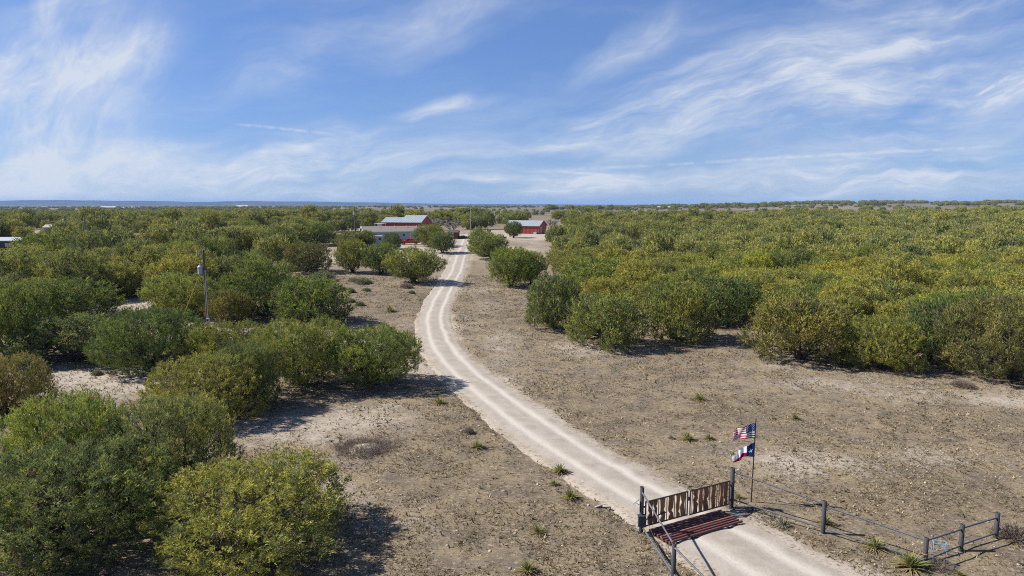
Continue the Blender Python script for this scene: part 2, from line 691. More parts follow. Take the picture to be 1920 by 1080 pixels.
def ground_colour(t, P, pale, brown):
    """dry pasture: straw, grey stubble, bare soil and limestone; returns colour and relief"""
    nb = t.noise(P, 0.09, 4, 0.6)
    nm = t.noise(P, 0.50, 5, 0.62)
    nf = t.noise(P, 2.2, 5, 0.70)
    mp = t.node('ShaderNodeMapping')
    mp.inputs['Scale'].default_value = (0.72, 1.25, 1.0)
    t.l.new(P, mp.inputs[0])
    ng = t.noise(mp.outputs[0], 7.5, 4, 0.72, 0.4)
    straw = (0.220, 0.172, 0.106)
    grey = (0.102, 0.085, 0.067)
    lime = (0.34, 0.296, 0.242)
    soil = (0.175, 0.140, 0.106)
    c = t.mix(t.step(nm, 0.35, 0.68), straw, grey)
    c = t.mix(t.math('MULTIPLY', t.step(nf, 0.42, 0.66), 0.8), c, soil)
    k = t.math('ADD', t.math('MULTIPLY', nb, 0.8), t.math('MULTIPLY', nm, 0.55))
    k = t.math('ADD', k, t.math('MULTIPLY', nf, 0.55))
    k = t.math('ADD', k, t.math('MULTIPLY', pale, 0.55))
    k = t.math('SUBTRACT', k, t.math('MULTIPLY', brown, 0.35))
    c = t.mix(t.step(k, 0.98, 1.36), c, lime)
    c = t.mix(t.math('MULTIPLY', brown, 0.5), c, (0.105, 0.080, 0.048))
    c = t.mix(t.math('MULTIPLY', t.step(ng, 0.50, 0.68), 0.80), c, (0.050, 0.040, 0.030))
    n5 = t.noise(mp.outputs[0], 6.0, 4, 0.72, 0.5)
    c = t.mix(t.math('MULTIPLY', t.step(n5, 0.54, 0.68), 0.70), c, (0.37, 0.315, 0.225))
    return c, t.math('ADD', nf, t.math('MULTIPLY', ng, 0.6))


def ground_mat():
    m, t, b = material('dry pasture ground')
    geo = t.node('ShaderNodeNewGeometry')
    P = geo.outputs['Position']
    a = t.attr('cover')
    sp = t.node('ShaderNodeSeparateColor')
    t.l.new(a.outputs['Color'], sp.inputs[0])
    pale, brown, far = sp.outputs[0], sp.outputs[1], sp.outputs[2]
    c, relief = ground_colour(t, P, pale, brown)
    # far pastures: large patches of scrub and cropped grass
    mp = t.node('ShaderNodeMapping')
    mp.inputs['Scale'].default_value = (0.0016, 0.0032, 0.0)
    t.l.new(P, mp.inputs[0])
    nF = t.noise(mp.outputs[0], 2.0, 6, 0.6)
    fc = t.mix(t.step(nF, 0.42, 0.62), (0.175, 0.145, 0.105), (0.085, 0.078, 0.054))
    c = t.mix(far, c, fc)
    t.l.new(c, b.inputs['Base Color'])
    b.inputs['Roughness'].default_value = 0.95
    b.inputs['Specular IOR Level'].default_value = 0.15
    bp = t.node('ShaderNodeBump')
    bp.inputs['Strength'].default_value = 0.9
    bp.inputs['Distance'].default_value = 0.06
    t.l.new(relief, bp.inputs['Height'])
    t.l.new(bp.outputs[0], b.inputs['Normal'])
    return m


def road_mat():
    m, t, b = material('caliche track')
    geo = t.node('ShaderNodeNewGeometry')
    P = geo.outputs['Position']
    a = t.attr('lane')
    sp = t.node('ShaderNodeSeparateColor')
    t.l.new(a.outputs['Color'], sp.inputs[0])
    rut, edge = sp.outputs[0], sp.outputs[1]
    nm = t.noise(P, 0.8, 5, 0.65)
    nf = t.noise(P, 5.0, 5, 0.72)
    ne = t.noise(P, 1.6, 6, 0.72)
    c = t.mix(t.step(nm, 0.35, 0.7), (0.315, 0.28, 0.238), (0.25, 0.218, 0.182))
    kr = t.math('MULTIPLY', rut, t.math('ADD', t.math('MULTIPLY', nm, 0.8), 0.38), clamp=True)
    c = t.mix(kr, c, (0.45, 0.415, 0.365))
    c = t.mix(t.math('MULTIPLY', t.step(nf, 0.52, 0.72), 0.45), c, (0.215, 0.178, 0.138))
    g, relief = ground_colour(t, P, 0.55, 0.0)
    ke = t.math('ADD', edge, t.math('MULTIPLY', t.math('SUBTRACT', ne, 0.5), 1.5))
    ke = t.math('ADD', ke, t.math('MULTIPLY', t.math('SUBTRACT', nf, 0.5), 0.7))
    c = t.mix(t.step(ke, 0.42, 0.62), c, g)
    t.l.new(c, b.inputs['Base Color'])
    b.inputs['Roughness'].default_value = 0.95
    b.inputs['Specular IOR Level'].default_value = 0.15
    bp = t.node('ShaderNodeBump')
    bp.inputs['Strength'].default_value = 0.6
    bp.inputs['Distance'].default_value = 0.04
    t.l.new(nf, bp.inputs['Height'])
    t.l.new(bp.outputs[0], b.inputs['Normal'])
    return m


M['ground'] = ground_mat()
M['road'] = road_mat()

# ------------------------------------------------------------------ the road's course
# centre of the track in photograph places, then its half width in metres
ROAD_PX = [(1700, 1240, 2.6), (1560, 1130, 2.6), (1440, 1060, 2.5), (1360, 1012, 2.4), (1287, 974, 2.2), (1205, 928, 2.1), (1130, 885, 2.1),
           (1060, 838, 2.1), (995, 795, 2.1), (945, 758, 2.05), (900, 722, 2.0), (858, 688, 2.0), (832, 655, 1.95), (818, 625, 1.9),
           (813, 600, 1.85), (819, 575, 1.85), (830, 552, 1.85), (844, 528, 1.9), (855, 505, 1.95), (862, 485, 2.0), (868, 468, 2.1),
           (872, 456, 2.2), (876, 447, 2.4), (880, 440, 2.6)]


def catmull(pts, n):
    out = []
    for i in range(len(pts) - 1):
        p0 = pts[max(i - 1, 0)]
        p1 = pts[i]
        p2 = pts[i + 1]
        p3 = pts[min(i + 2, len(pts) - 1)]
        for k in range(n):
            s = k / n
            out.append(tuple(0.5 * ((2 * b) + (c - a) * s + (2 * a - 5 * b + 4 * c - d) * s * s + (3 * b - a - 3 * c + d) * s ** 3)
                             for a, b, c, d in zip(p0, p1, p2, p3)))
    out.append(pts[-1])
    return out


_rp = []
for px, py, w in ROAD_PX:
    g = G(px, py)
    _rp.append((g.x, g.y, w))
ROAD = np.array(catmull(_rp, 14))


def road_dist(x, y):
    """signed distance outside the track's edge"""
    x = np.atleast_1d(np.asarray(x, float))
    y = np.atleast_1d(np.asarray(y, float))
    best = np.full(x.shape, 1e9)
    for i in range(len(ROAD) - 1):
        ax, ay, aw = ROAD[i]
        bx, by, bw = ROAD[i + 1]
        dx, dy = bx - ax, by - ay
        L = dx * dx + dy * dy + 1e-9
        t = np.clip(((x - ax) * dx + (y - ay) * dy) / L, 0, 1)
        d = np.hypot(x - ax - t * dx, y - ay - t * dy) - (aw + (bw - aw) * t)
        best = np.minimum(best, d)
    return best


# patches of the pasture: photograph place, half sizes in metres
def patch(px, py, rx, ry, s):
    g = G(px, py)
    return (g.x, g.y, rx, ry, s)


PALE = [patch(1560, 722, 6, 2.5, .32), patch(1690, 748, 5, 2, .45), patch(1760, 850, 3.5, 2, .6), patch(1880, 752, 4, 2, .5), patch(1420, 690, 4, 2, .3), patch(1500, 870, 4, 3, .4),
        patch(700, 640, 5, 6, .7), patch(780, 690, 3, 4, .8), patch(740, 600, 6, 8, .4), patch(180, 715, 9, 5, .75), patch(640, 800, 5, 4, .55),
        patch(650, 900, 4, 4, .5), patch(760, 980, 3, 3, .45), patch(950, 650, 3, 9, .6), patch(905, 560, 3, 14, .4), patch(235, 570, 8, 6, .8),
        patch(800, 470, 24, 20, .8), patch(850, 447, 14, 40, .8), patch(990, 442, 26, 22, .9), patch(1060, 434, 30, 20, .9), patch(1200, 428, 22, 20, .9),
        patch(5, 480, 12, 26, .9), patch(650, 480, 9, 14, .45), patch(370, 620, 3, 3, .8), patch(1130, 880, 2, 3, .2), patch(250, 462, 14, 20, .6),
        patch(80, 440, 16, 22, .9), patch(440, 450, 14, 20, .8), patch(1060, 655, 6, 4, .35)]
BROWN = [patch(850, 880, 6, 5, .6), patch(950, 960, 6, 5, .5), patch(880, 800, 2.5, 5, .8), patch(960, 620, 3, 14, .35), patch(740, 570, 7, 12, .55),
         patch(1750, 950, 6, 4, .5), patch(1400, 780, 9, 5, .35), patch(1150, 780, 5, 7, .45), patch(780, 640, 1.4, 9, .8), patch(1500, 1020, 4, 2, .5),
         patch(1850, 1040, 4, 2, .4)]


def blobs(lst, x, y):
    s = np.zeros(np.shape(x))
    for (a, b, rx, ry, w) in lst:
        s = np.maximum(s, w * np.exp(-(((x - a) / rx) ** 2 + ((y - b) / ry) ** 2) * 0.8))
    return s


# cattle guard lies against the gate line
GP1 = G(1202, 998)
GP2 = G(1371, 951)


def ground_z(x, y):
    """terrain with small unevenness, as meshed"""
    z = base_h(x, y)
    near = 1 - sst(120, 260, y)
    z = z + near * ((fbm(x * 0.9, y * 0.9, 3, 3) - 0.5) * 0.13 + (fbm(x * 0.16, y * 0.16, 9, 2) - 0.5) * 0.22)
    return z


def make_ground():
    xs = np.concatenate([-np.geomspace(45, 15000, 70)[::-1], np.arange(-44.7, 44.7, 0.36), np.geomspace(45, 15000, 70)])
    ys = np.concatenate([-np.geomspace(4, 14500, 24)[::-1], np.arange(-3, 18, 1.5), np.arange(18, 62, 0.30), 62 + np.cumsum(np.geomspace(0.32, 300, 150))])
    ys = ys[ys < 14500]
    X, Y = np.meshgrid(xs, ys)
    Z = ground_z(X, Y)
    rd = np.full(X.shape, 1e3)
    nearm = (np.abs(X) < 60) & (Y < 330) & (Y > -5)
    rd[nearm] = road_dist(X[nearm], Y[nearm])
    # the track lies in a shallow cut with low verges
    Z = Z - 0.10 * (1 - sst(-0.2, 0.75, rd)) + 0.03 * np.exp(-((rd - 1.1) / 0.5) ** 2)
    V = np.stack([X, Y, Z], -1).reshape(-1, 3)
    ny, nx = X.shape
    i = np.arange(ny - 1)[:, None] * nx + np.arange(nx - 1)[None]
    F = np.stack([i, i + 1, i + nx + 1, i + nx], -1).reshape(-1, 4)
    pale = blobs(PALE, X, Y)
    pale = np.maximum(pale, 0.62 * np.exp(-np.maximum(rd, 0) / 0.75))
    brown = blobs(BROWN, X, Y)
    far = sst(380, 620, np.hypot(X, np.maximum(Y, 0)) + 60 * (fbm(X * .01, Y * .01, 5) - .5))
    C = np.stack([pale, brown, far], -1).reshape(-1, 3)
    me = tri_mesh('ground', V, F, C, 'cover', True)
    o = link_mesh('ground', me, M['ground'])
    tag(o, kind='structure')
    return o


make_ground()


def make_road():
    # resample along the course
    seg = np.hypot(np.diff(ROAD[:, 0]), np.diff(ROAD[:, 1]))
    s = np.concatenate([[0], np.cumsum(seg)])
    S = np.arange(0, s[-1], 0.4)
    cx = np.interp(S, s, ROAD[:, 0])
    cy = np.interp(S, s, ROAD[:, 1])
    w = np.interp(S, s, ROAD[:, 2])
    tx = np.gradient(cx)
    ty = np.gradient(cy)
    L = np.hypot(tx, ty)
    nx, ny = -ty / L, tx / L
    q = np.linspace(-1.28, 1.28, 29)
    lw = 1 + 0.16 * (fbm(S * 0.55, S * 0 + 3, 21, 4) - .5) * 2
    rw = 1 + 0.16 * (fbm(S * 0.55, S * 0 + 8, 22, 4) - .5) * 2
    side = np.where(q[None, :] < 0, lw[:, None], rw[:, None])
    O = q[None, :] * w[:, None] * side
    X = cx[:, None] + nx[:, None] * O
    Y = cy[:, None] + ny[:, None] * O
    wob = 0.10 * (fbm(S * 0.12, S * 0 + 1, 33) - .5)
    rutpos = 0.42
    aq = np.abs(q[None, :] + wob[:, None])
    rut = np.exp(-((aq - rutpos) / 0.135) ** 2)
    Z = base_h(X, Y) + (fbm(X * 0.16, Y * 0.16, 9, 2) - 0.5) * 0.22 * (1 - sst(120, 260, Y))
    Z = Z + 0.055 - 0.05 * rut + 0.018 * (fbm(X * 2.2, Y * 2.2, 40) - .5) * 2
    Z = Z - 0.05 * sst(0.5, 0.9, np.abs(q))[None, :] - 0.10 * sst(1.0, 1.28, np.abs(q))[None, :]
    V = np.stack([X, Y, Z], -1).reshape(-1, 3)
    n, m = X.shape
    i = np.arange(n - 1)[:, None] * m + np.arange(m - 1)[None]
    F = np.stack([i, i + 1, i + m + 1, i + m], -1).reshape(-1, 4)
    edge = sst(0.62, 1.04, np.abs(q))[None, :] + np.zeros(X.shape)
    C = np.stack([rut, edge, 0 * rut], -1).reshape(-1, 3)
    o = link_mesh('road', tri_mesh('road', V, F, C, 'lane', True), M['road'])
    tag(o, kind='structure')


make_road()


def hills_mat():
    m, t, b = material('wooded far hills')
    geo = t.node('ShaderNodeNewGeometry')
    mp = t.node('ShaderNodeMapping')
    mp.inputs['Scale'].default_value = (0.004, 0.004, 0.02)
    t.l.new(geo.outputs['Position'], mp.inputs[0])
    n = t.noise(mp.outputs[0], 1.0, 6, 0.65)
    t.l.new(t.mix(t.step(n, 0.4, 0.65), (0.045, 0.055, 0.035), (0.10, 0.09, 0.06)), b.inputs['Base Color'])
    b.inputs['Roughness'].default_value = 1.0
    b.inputs['Specular IOR Level'].default_value = 0.0
    return m


M['hills'] = hills_mat()


def make_hills():
    xs = np.linspace(-9500, 6000, 320)
    ys = np.linspace(8200, 11500, 26)
    X, Y = np.meshgrid(xs, ys)
    r = X / 9600.0
    env = 60 * (1 - sst(-0.70, 0.16, r)) ** 0.8 + 12 + 6 * sst(0.1, 0.5, r)
    bump = sst(8200, 9600, Y) * (1 - 0.55 * sst(9700, 11500, Y))
    Z = 0 + env * bump * (0.52 + 0.85 * fbm(X * 0.0009, Y * 0.0005, 51, 4)) + 1.6 * (fbm(X * .02, Y * .01, 5) - .5) * bump
    V = np.stack([X, Y, Z + 2.0], -1).reshape(-1, 3)
    ny, nx = X.shape
    i = np.arange(ny - 1)[:, None] * nx + np.arange(nx - 1)[None]
    F = np.stack([i, i + 1, i + nx + 1, i + nx], -1).reshape(-1, 4)
    o = link_mesh('hills', tri_mesh('hills', V, F, smooth=True), M['hills'])
    tag(o, kind='structure')


make_hills()

# ------------------------------------------------------------------ junipers
def unit(a):
    return a / np.maximum(np.linalg.norm(a, axis=-1, keepdims=True), 1e-9)


def crown_lobes(r, style, R, Ht, n):
    """rounded limbs' ends that together make the crown's outline: centre and radius"""
    lo = 0.08 if style == 'b' else 0.20
    out = []
    ang = r.uniform(0, 2 * pi)
    asym = r.uniform(0.78, 1.1, 8)
    for k in range(n):
        ang += 2.399963 + r.normal(0, 0.25)
        zf = lo + (1 - lo) * ((k + 0.5) / n) ** 1.0
        zf = min(max(zf + r.normal(0, 0.04), lo), 0.97)
        zm = 0.38 if style == 'b' else 0.50
        if zf > zm:
            pr = sqrt(max(0.0, 1 - ((zf - zm) / (1.02 - zm)) ** 2.2))
        else:
            t = (zm - zf) / (zm - lo + 1e-6)
            pr = 1 - (0.16 if style == 'b' else 0.50) * t * t
        a8 = (ang % (2 * pi)) / (2 * pi) * 8
        f = asym[int(a8) % 8] * (1 - a8 % 1) + asym[(int(a8) + 1) % 8] * (a8 % 1)
        rad = R * r.uniform(0.22, 0.36)
        q = max(R * pr * f - rad * 0.75, 0) * r.uniform(0.86, 1.05)
        z = min(zf * Ht, Ht - rad * 0.72)
        z = max(z, rad * 0.55 if style == 'b' else Ht * 0.22)
        out.append((cos(ang) * q, sin(ang) * q, z, rad, r.uniform(0, 1)))
    out.append((0, 0, Ht * 0.60, R * 0.52, r.uniform(0, 1)))
    return np.array(out)


def sprigs(r, Pn, A, L, m, wfac, ref=None):
    """for every place and axis m narrow leaflets fanning up the axis; returns triangles"""
    n = len(Pn)
    t1 = unit(np.cross(A, r.normal(0, 1, (n, 3))))
    t2 = np.cross(A, t1)
    V = np.empty((n, m, 3, 3), np.float32)
    ph0 = r.uniform(0, 2 * pi, n)
    for j in range(m):
        ph = ph0 + j * 2.4 + r.normal(0, 0.3, n)
        rad = t1 * np.cos(ph)[:, None] + t2 * np.sin(ph)[:, None]
        al = r.uniform(0.08, 0.50, n) * (1.0 if j else 0.25)
        d = A * np.cos(al)[:, None] + rad * np.sin(al)[:, None]
        b0 = Pn + A * (L * r.uniform(0.0, 0.55, n))[:, None]
        ll = L * r.uniform(0.42, 0.75, n)
        sd = unit(np.cross(d, r.normal(0, 1, (n, 3)) if ref is None else ref + r.normal(0, 0.16, (n, 3)))) * (ll * wfac)[:, None]
        V[:, j, 0] = b0 - sd
        V[:, j, 1] = b0 + sd
        V[:, j, 2] = b0 + d * ll[:, None]
    return V


def make_crown(name, seed, style, R, Ht, nl, npl, per, plen, L, m, wfac, leaders=40):
    """crown of npl upright plumes, each of several sprigs of narrow leaflets"""
    r = np.random.default_rng(seed)
    lobes = crown_lobes(r, style, R, Ht, nl)
    wgt = lobes[:, 3] ** 2
    idx = r.choice(len(lobes), int(npl * 2.6), p=wgt / wgt.sum())
    d = unit(r.normal(0, 1, (len(idx), 3)))
    rr = lobes[idx, 3] * (0.50 + 0.50 * r.random(len(idx)) ** 0.6)
    rr = rr * (1 + 0.16 * np.sin(d[:, 0] * 9 + idx) * np.sin(d[:, 1] * 8 + 2 * idx) + 0.08 * np.sin(d[:, 2] * 17 + idx * 3))
    Pn = lobes[idx, :3] + d * rr[:, None] * np.array([1, 1, 0.9])
    deep = np.zeros(len(idx))
    for k in range(len(lobes)):
        q = np.linalg.norm((Pn - lobes[k, :3]) / lobes[k, 3], axis=1)
        deep = np.maximum(deep, np.where(idx == k, 0, 1 - q))
    keep = (r.random(len(idx)) > np.clip(deep * 2.4, 0, 0.93)) & (Pn[:, 2] > 0.12)
    hn = np.sin(Pn[:, 0] * 2.3 + seed) * np.sin(Pn[:, 1] * 2.1 + 1.7 * seed) * np.sin(Pn[:, 2] * 2.7 + 0.6)
    keep &= (hn > -0.48) | (r.random(len(idx)) > 0.5)
    sel = np.nonzero(keep)[0][:npl]
    Pn, idx, d = Pn[sel], idx[sel], d[sel]
    n = len(Pn)
    cen = np.array([0, 0, Ht * 0.3])
    out = unit(d * 0.6 + unit(Pn - cen) * 0.5)
    AX = unit(out * 0.70 + np.array([0, 0, 1.05]) + r.normal(0, 0.24, Pn.shape))
    PL = plen * r.uniform(0.65, 1.25, n)
    lead = r.random(n) < leaders / max(n, 1)
    AX = np.where(lead[:, None], unit(AX + np.array([0, 0, 1.0])), AX)
    PL = np.where(lead, PL * 1.5, PL)
    hue = lobes[idx, 4] * 0.55 + 0.45 * r.random(n)
    hue = np.where(r.random(n) < 0.10, -0.4, hue)
    dead = r.random(n) < 0.035
    val = r.random(n)
    pol = np.clip(r.normal(0.35, 0.4, n), 0, 1)
    # sprigs along every plume, narrowing to its tip
    t = r.random((n, per)) ** 0.8
    ph = r.uniform(0, 2 * pi, (n, per))
    t1 = unit(np.cross(AX, r.normal(0, 1, (n, 3))))
    t2 = np.cross(AX, t1)
    rad = (PL[:, None] * 0.26) * (1.05 - t) * np.sqrt(r.uniform(0.2, 1, (n, per)))
    side = t1[:, None] * np.cos(ph)[..., None] + t2[:, None] * np.sin(ph)[..., None]
    SP = Pn[:, None] + AX[:, None] * (PL[:, None] * (t - 0.3))[..., None] + side * rad[..., None]
    SA = unit(AX[:, None] + side * 0.42 + r.normal(0, 0.22, SP.shape))
    REF = unit(side * 0.55 + out[:, None] * 0.95 + np.array([0, 0, 0.45]))
    SP, SA, REF = SP.reshape(-1, 3), SA.reshape(-1, 3), REF.reshape(-1, 3)
    N = len(SP)
    V = sprigs(r, SP, SA, L * r.uniform(0.7, 1.3, N), m, wfac, REF)
    col = np.empty((N, m * 3, 3), np.float32)
    col[:, :, 0] = np.repeat(val, per)[:, None] * 0.85 + 0.15 * r.random(N)[:, None]
    col[:, :, 1] = np.repeat(hue, per)[:, None]
    col[:, :, 2] = np.where(np.repeat(dead, per), 2.0, np.repeat(pol, per))[:, None]
    me = tri_mesh(name, V.reshape(-1, 3), np.arange(N * m * 3).reshape(-1, 3), col.reshape(-1, 3), 'tuft')
    me.materials.append(M['foliage'])
    return me, lobes


def make_trunk(name, seed, style, R, Ht, lobes, n=6, twigs=True):
    r = np.random.default_rng(seed + 500)
    mb = MB()
    stems = int(r.integers(4, 7))
    k0 = (0.040 if style == 'b' else 0.032) * R
    tips = []
    for s in range(stems):
        a = 2 * pi * s / stems + r.uniform(-.4, .4)
        q = R * r.uniform(0.16, 0.34)
        p0 = Vector((cos(a) * 0.10, sin(a) * 0.10, -0.15))
        p1 = Vector((cos(a) * q * 0.45, sin(a) * q * 0.45, Ht * 0.17))
        p2 = Vector((cos(a) * q, sin(a) * q, Ht * 0.36))
        p3 = Vector((cos(a) * q * 1.3, sin(a) * q * 1.3, Ht * 0.62))
        mb.path([p0, p1, p2, p3], [k0 * 1.5, k0 * 1.1, k0 * 0.8, k0 * 0.35], n)
        tips += [(p1, k0), (p2, k0 * 0.7), (p3, k0 * .35)]
    for lb in lobes:
        c = Vector(lb[:3])
        b, rad = min(tips, key=lambda t: (t[0] - c).length + (0.6 if t[0].z > c.z else 0))
        mid = b.lerp(c, 0.55) + Vector((0, 0, -0.06 * R))
        mb.path([b, mid, c], [rad * 0.75, rad * 0.5, 0.012], 5)
        if twigs:
            for k in range(4):
                dv = Vector(r.normal(0, 1, 3)).normalized() * lb[3] * (0.8 if k else 1.12)
                mb.path([mid.lerp(c, 0.5), c + dv], [0.018, 0.006], 3)
    me = mb.mesh(name)
    me.materials.append(M['bark'])
    return me


PROTO = {}
for style, cnt in (('b', 3), ('v', 1)):
    for k in range(cnt):                       # near trees
        cm, lb = make_crown('juniper_crown', 11 + k + (50 if style == 'v' else 0), style, 3.2, 4.2, 36, 2700, 14, 0.40, 0.165, 6, 0.095, 300)
        PROTO[(style, 'near', k)] = (cm, make_trunk('juniper_trunk', k, style, 3.2, 4.2, lb, 8))
for style, cnt in (('b', 5), ('v', 2)):
    for k in range(cnt):                       # trees 55 m and more away
        cm, lb = make_crown('juniper_crown', 31 + k + (50 if style == 'v' else 0), style, 3.0, 4.2, 28, 1500, 8, 0.50, 0.25, 6, 0.125, 160)
        PROTO[(style, 'mid', k)] = (cm, make_trunk('juniper_trunk', 20 + k, style, 3.0, 4.2, lb, 6))
SIZE = {}
for key, (cm, tm) in PROTO.items():
    co = np.empty(len(cm.vertices) * 3, np.float32)
    cm.vertices.foreach_get('co', co)
    co = co.reshape(-1, 3)
    SIZE[key] = (np.percentile(co[:, 0], 99) - np.percentile(co[:, 0], 1) + np.percentile(co[:, 1], 99) - np.percentile(co[:, 1], 1)) / 2, np.percentile(co[:, 2], 99.3)
COUNT = {('b', 'near'): 3, ('v', 'near'): 1, ('b', 'mid'): 5, ('v', 'mid'): 2}
TREES = []          # x, y, radius of every tree set so far
N_TREE = [0]


def juniper(x, y, w, h, style, label, group=None, tint=(1, 1, 1), pick=None, lod=None):
    lod = lod or ('near' if y < 58 else 'mid')
    k = (N_TREE[0] if pick is None else pick) % COUNT[(style, lod)]
    N_TREE[0] += 1
    cm, tm = PROTO[(style, lod, k)]
    w0, h0 = SIZE[(style, lod, k)]
    o = empty('juniper_tree', (x, y, float(ground_z(x, y)) - 0.03), random.uniform(0, 2 * pi))
    o.scale = (w / w0, w / w0, h / h0)
    c = link_mesh('crown', cm, None, o)
    c.color = (*tint, 1)
    link_mesh('trunk', tm, None, o)
    tag(o, label, 'tree', group)
    TREES.append((x, y, w / 2))
    return o


GOLD = (1.06, 1.0, 0.84)
BROWNT = (0.98, 0.83, 0.86)
GREEN = (0.90, 0.98, 0.84)
BLUE = (0.74, 0.83, 0.84)
LIME = (1.08, 1.15, 0.78)
PLAIN = (1, 1, 1)
# x0, x1, top, bottom of every tree that stands out in the photograph
NAMED = [
    (288, 648, 868, 1092, 'b', (0.98, 0.97, 0.88), 'big round golden olive juniper in the bottom foreground beside the bare pasture'),
    (-60, 300, 838, 1095, 'b', (0.92, 0.96, 0.86), 'large green juniper at the lower left corner behind the round golden one'),
    (215, 442, 748, 952, 'b', PLAIN, 'olive juniper touching the long shadow above the round foreground juniper'),
    (12, 235, 745, 968, 'b', LIME, 'bright green tipped juniper above the large corner juniper'),
    (292, 498, 668, 806, 'b', GOLD, 'golden juniper overhanging the bare patch at the middle of the left thicket'),
    (405, 520, 640, 775, 'b', PLAIN, 'olive juniper between the golden juniper and the multi stemmed one'),
    (480, 655, 604, 728, 'v', PLAIN, 'juniper with dark stems showing at the edge of the left thicket'),
    (618, 776, 618, 726, 'v', GREEN, 'end juniper of the left thicket throwing its shadow towards the track bend'),
    (350, 500, 608, 705, 'b', GOLD, 'golden juniper just below the foot of the transformer pole'),
    (52, 228, 592, 692, 'b', PLAIN, 'olive juniper above the bare patch nearest the left edge'),
    (185, 372, 580, 706, 'b', GREEN, 'dark stemmed juniper below the guy wire of the transformer pole'),
    (-70, 78, 672, 796, 'b', BROWNT, 'brownish juniper cut by the left edge beside the bare patch'),
    (60, 206, 525, 606, 'b', BLUE, 'dark blue green juniper beside the small clearing in the left thicket'),
    (-60, 90, 540, 690, 'b', BLUE, 'dark juniper at the left edge above the brownish one'),
    (500, 648, 522, 614, 'b', GREEN, 'round green juniper alone at the corner of the left thicket below the house yard'),
    (425, 552, 492, 600, 'b', BLUE, 'blue green juniper right of the transformer pole'),
    (388, 470, 545, 612, 'b', BROWNT, 'rusty brown juniper right behind the transformer pole'),
    (300, 398, 535, 602, 'b', GOLD, 'gold tinged juniper behind the guy wire'),
    (536, 618, 456, 514, 'b', BROWNT, 'dark brown bushy juniper beside the open yard'),
    (630, 692, 452, 512, 'v', GOLD, 'rounded juniper on a short forked trunk in the yard'),
    (682, 748, 459, 515, 'v', GREEN, 'green juniper between the forked one and the wide one by the track'),
    (724, 824, 468, 532, 'v', PLAIN, 'wide many stemmed juniper shading the track'),
    (720, 752, 437, 468, 'b', BLUE, 'small dark juniper in front of the blue grey house'),
    (776, 834, 422, 463, 'v', GOLD, 'juniper on a bare trunk beside the red truck'),
    (806, 854, 435, 475, 'v', PLAIN, 'low juniper in front of the brown shed next to the track'),
    (628, 690, 435, 464, 'b', GOLD, 'olive juniper hiding the end of the blue grey house'),
    (668, 702, 433, 462, 'b', BLUE, 'dark narrow juniper before the white shed'),
    (876, 928, 430, 480, 'v', GREEN, 'juniper by the far end of the track on its right'),
    (886, 956, 440, 487, 'v', PLAIN, 'juniper in front of the one by the far end of the track'),
    (948, 979, 416, 446, 'v', BLUE, 'round dark juniper standing before the red workshop'),
    (914, 1002, 466, 538, 'v', GREEN, 'green juniper on a bare forked trunk beside the straight track'),
    (968, 1026, 474, 533, 'v', PLAIN, 'small juniper close behind the green one on the forked trunk'),
    (986, 1092, 518, 622, 'b', PLAIN, 'front corner juniper of the right thicket nearest the straight track'),
    (1064, 1206, 553, 660, 'b', PLAIN, 'rounded bright juniper at the front of the right thicket'),
    (1194, 1334, 536, 648, 'b', GOLD, 'golden juniper beside the bright rounded one in the right thicket front'),
    (1285, 1420, 522, 616, 'b', BLUE, 'dark juniper at the shaded notch of the right thicket'),
    (1408, 1592, 562, 690, 'b', BROWNT, 'brown tinged juniper at the near edge of the right thicket'),
    (1588, 1724, 594, 702, 'b', GOLD, 'golden grey juniper beside the brown tinged one at the thicket edge'),
    (1690, 1800, 566, 688, 'b', BLUE, 'dark green juniper set back in shade at the thicket edge'),
    (1784, 1990, 562, 728, 'b', BROWNT, 'large rusty juniper at the right edge of the photograph'),
    (1735, 1830, 552, 650, 'b', LIME, 'vivid lime green juniper behind the thicket edge'),
    (1030, 1152, 470, 518, 'b', GOLD, 'broad low juniper behind the front corner of the right thicket'),
    (1060, 1190, 486, 556, 'b', GREEN, 'green juniper rising behind the front row of the right thicket'),
    (1056, 1104, 411, 442, 'v', PLAIN, 'rounded juniper alone on the pale ground beyond the red workshop'),
    (170, 246, 430, 470, 'b', BLUE, 'dark rounded juniper just right of the grey utility pole'),
    (34, 160, 440, 512, 'b', GREEN, 'large dense juniper beside the dark teal house'),
    (442, 492, 415, 450, 'b', GREEN, 'rounded juniper beside the pale gap in the far left thicket'),
    (500, 560, 430, 490, 'b', PLAIN, 'olive juniper left of the dark brown bushy one'),
    (560, 630, 418, 462, 'b', GREEN, 'tall green juniper behind the dark brown bushy one'),
]
for i, (x0, x1, ty, by, st, tint, label) in enumerate(NAMED):
    g = G((x0 + x1) / 2, by)
    w = (x1 - x0) / FPX * g.y
    back = 0.40 if st == 'b' else 0.12
    yc = g.y + back * w
    w = (x1 - x0) / FPX * yc * 1.02
    xc = ((x0 + x1) / 2 - 960) / FPX * (yc * cos(PITCH) + (CAM_H - H(g.x, yc) - 1.5) * sin(PITCH))
    lo_h, hi_h = 0.28 * w, 1.05 * w
    th_ = np.linspace(0, pi / 2, 12)
    for _ in range(18):           # height at which the rounded top reaches the line seen in the photograph
        h = (lo_h + hi_h) / 2
        top = min(project(xc, yc + 0.45 * w * sin(t), H(xc, yc) + h * (0.30 + 0.68 * cos(t)))[1] for t in th_)
        if top > ty:
            lo_h = h
        else:
            hi_h = h
    if yc > 44:                   # the yard's and thicket edge's junipers carry less pollen than the foreground ones
        tint = tuple(a * b for a, b in zip(tint, (0.80, 0.86, 0.78)))
    juniper(xc, yc, w, h, st, label, tint=tint, pick=i)


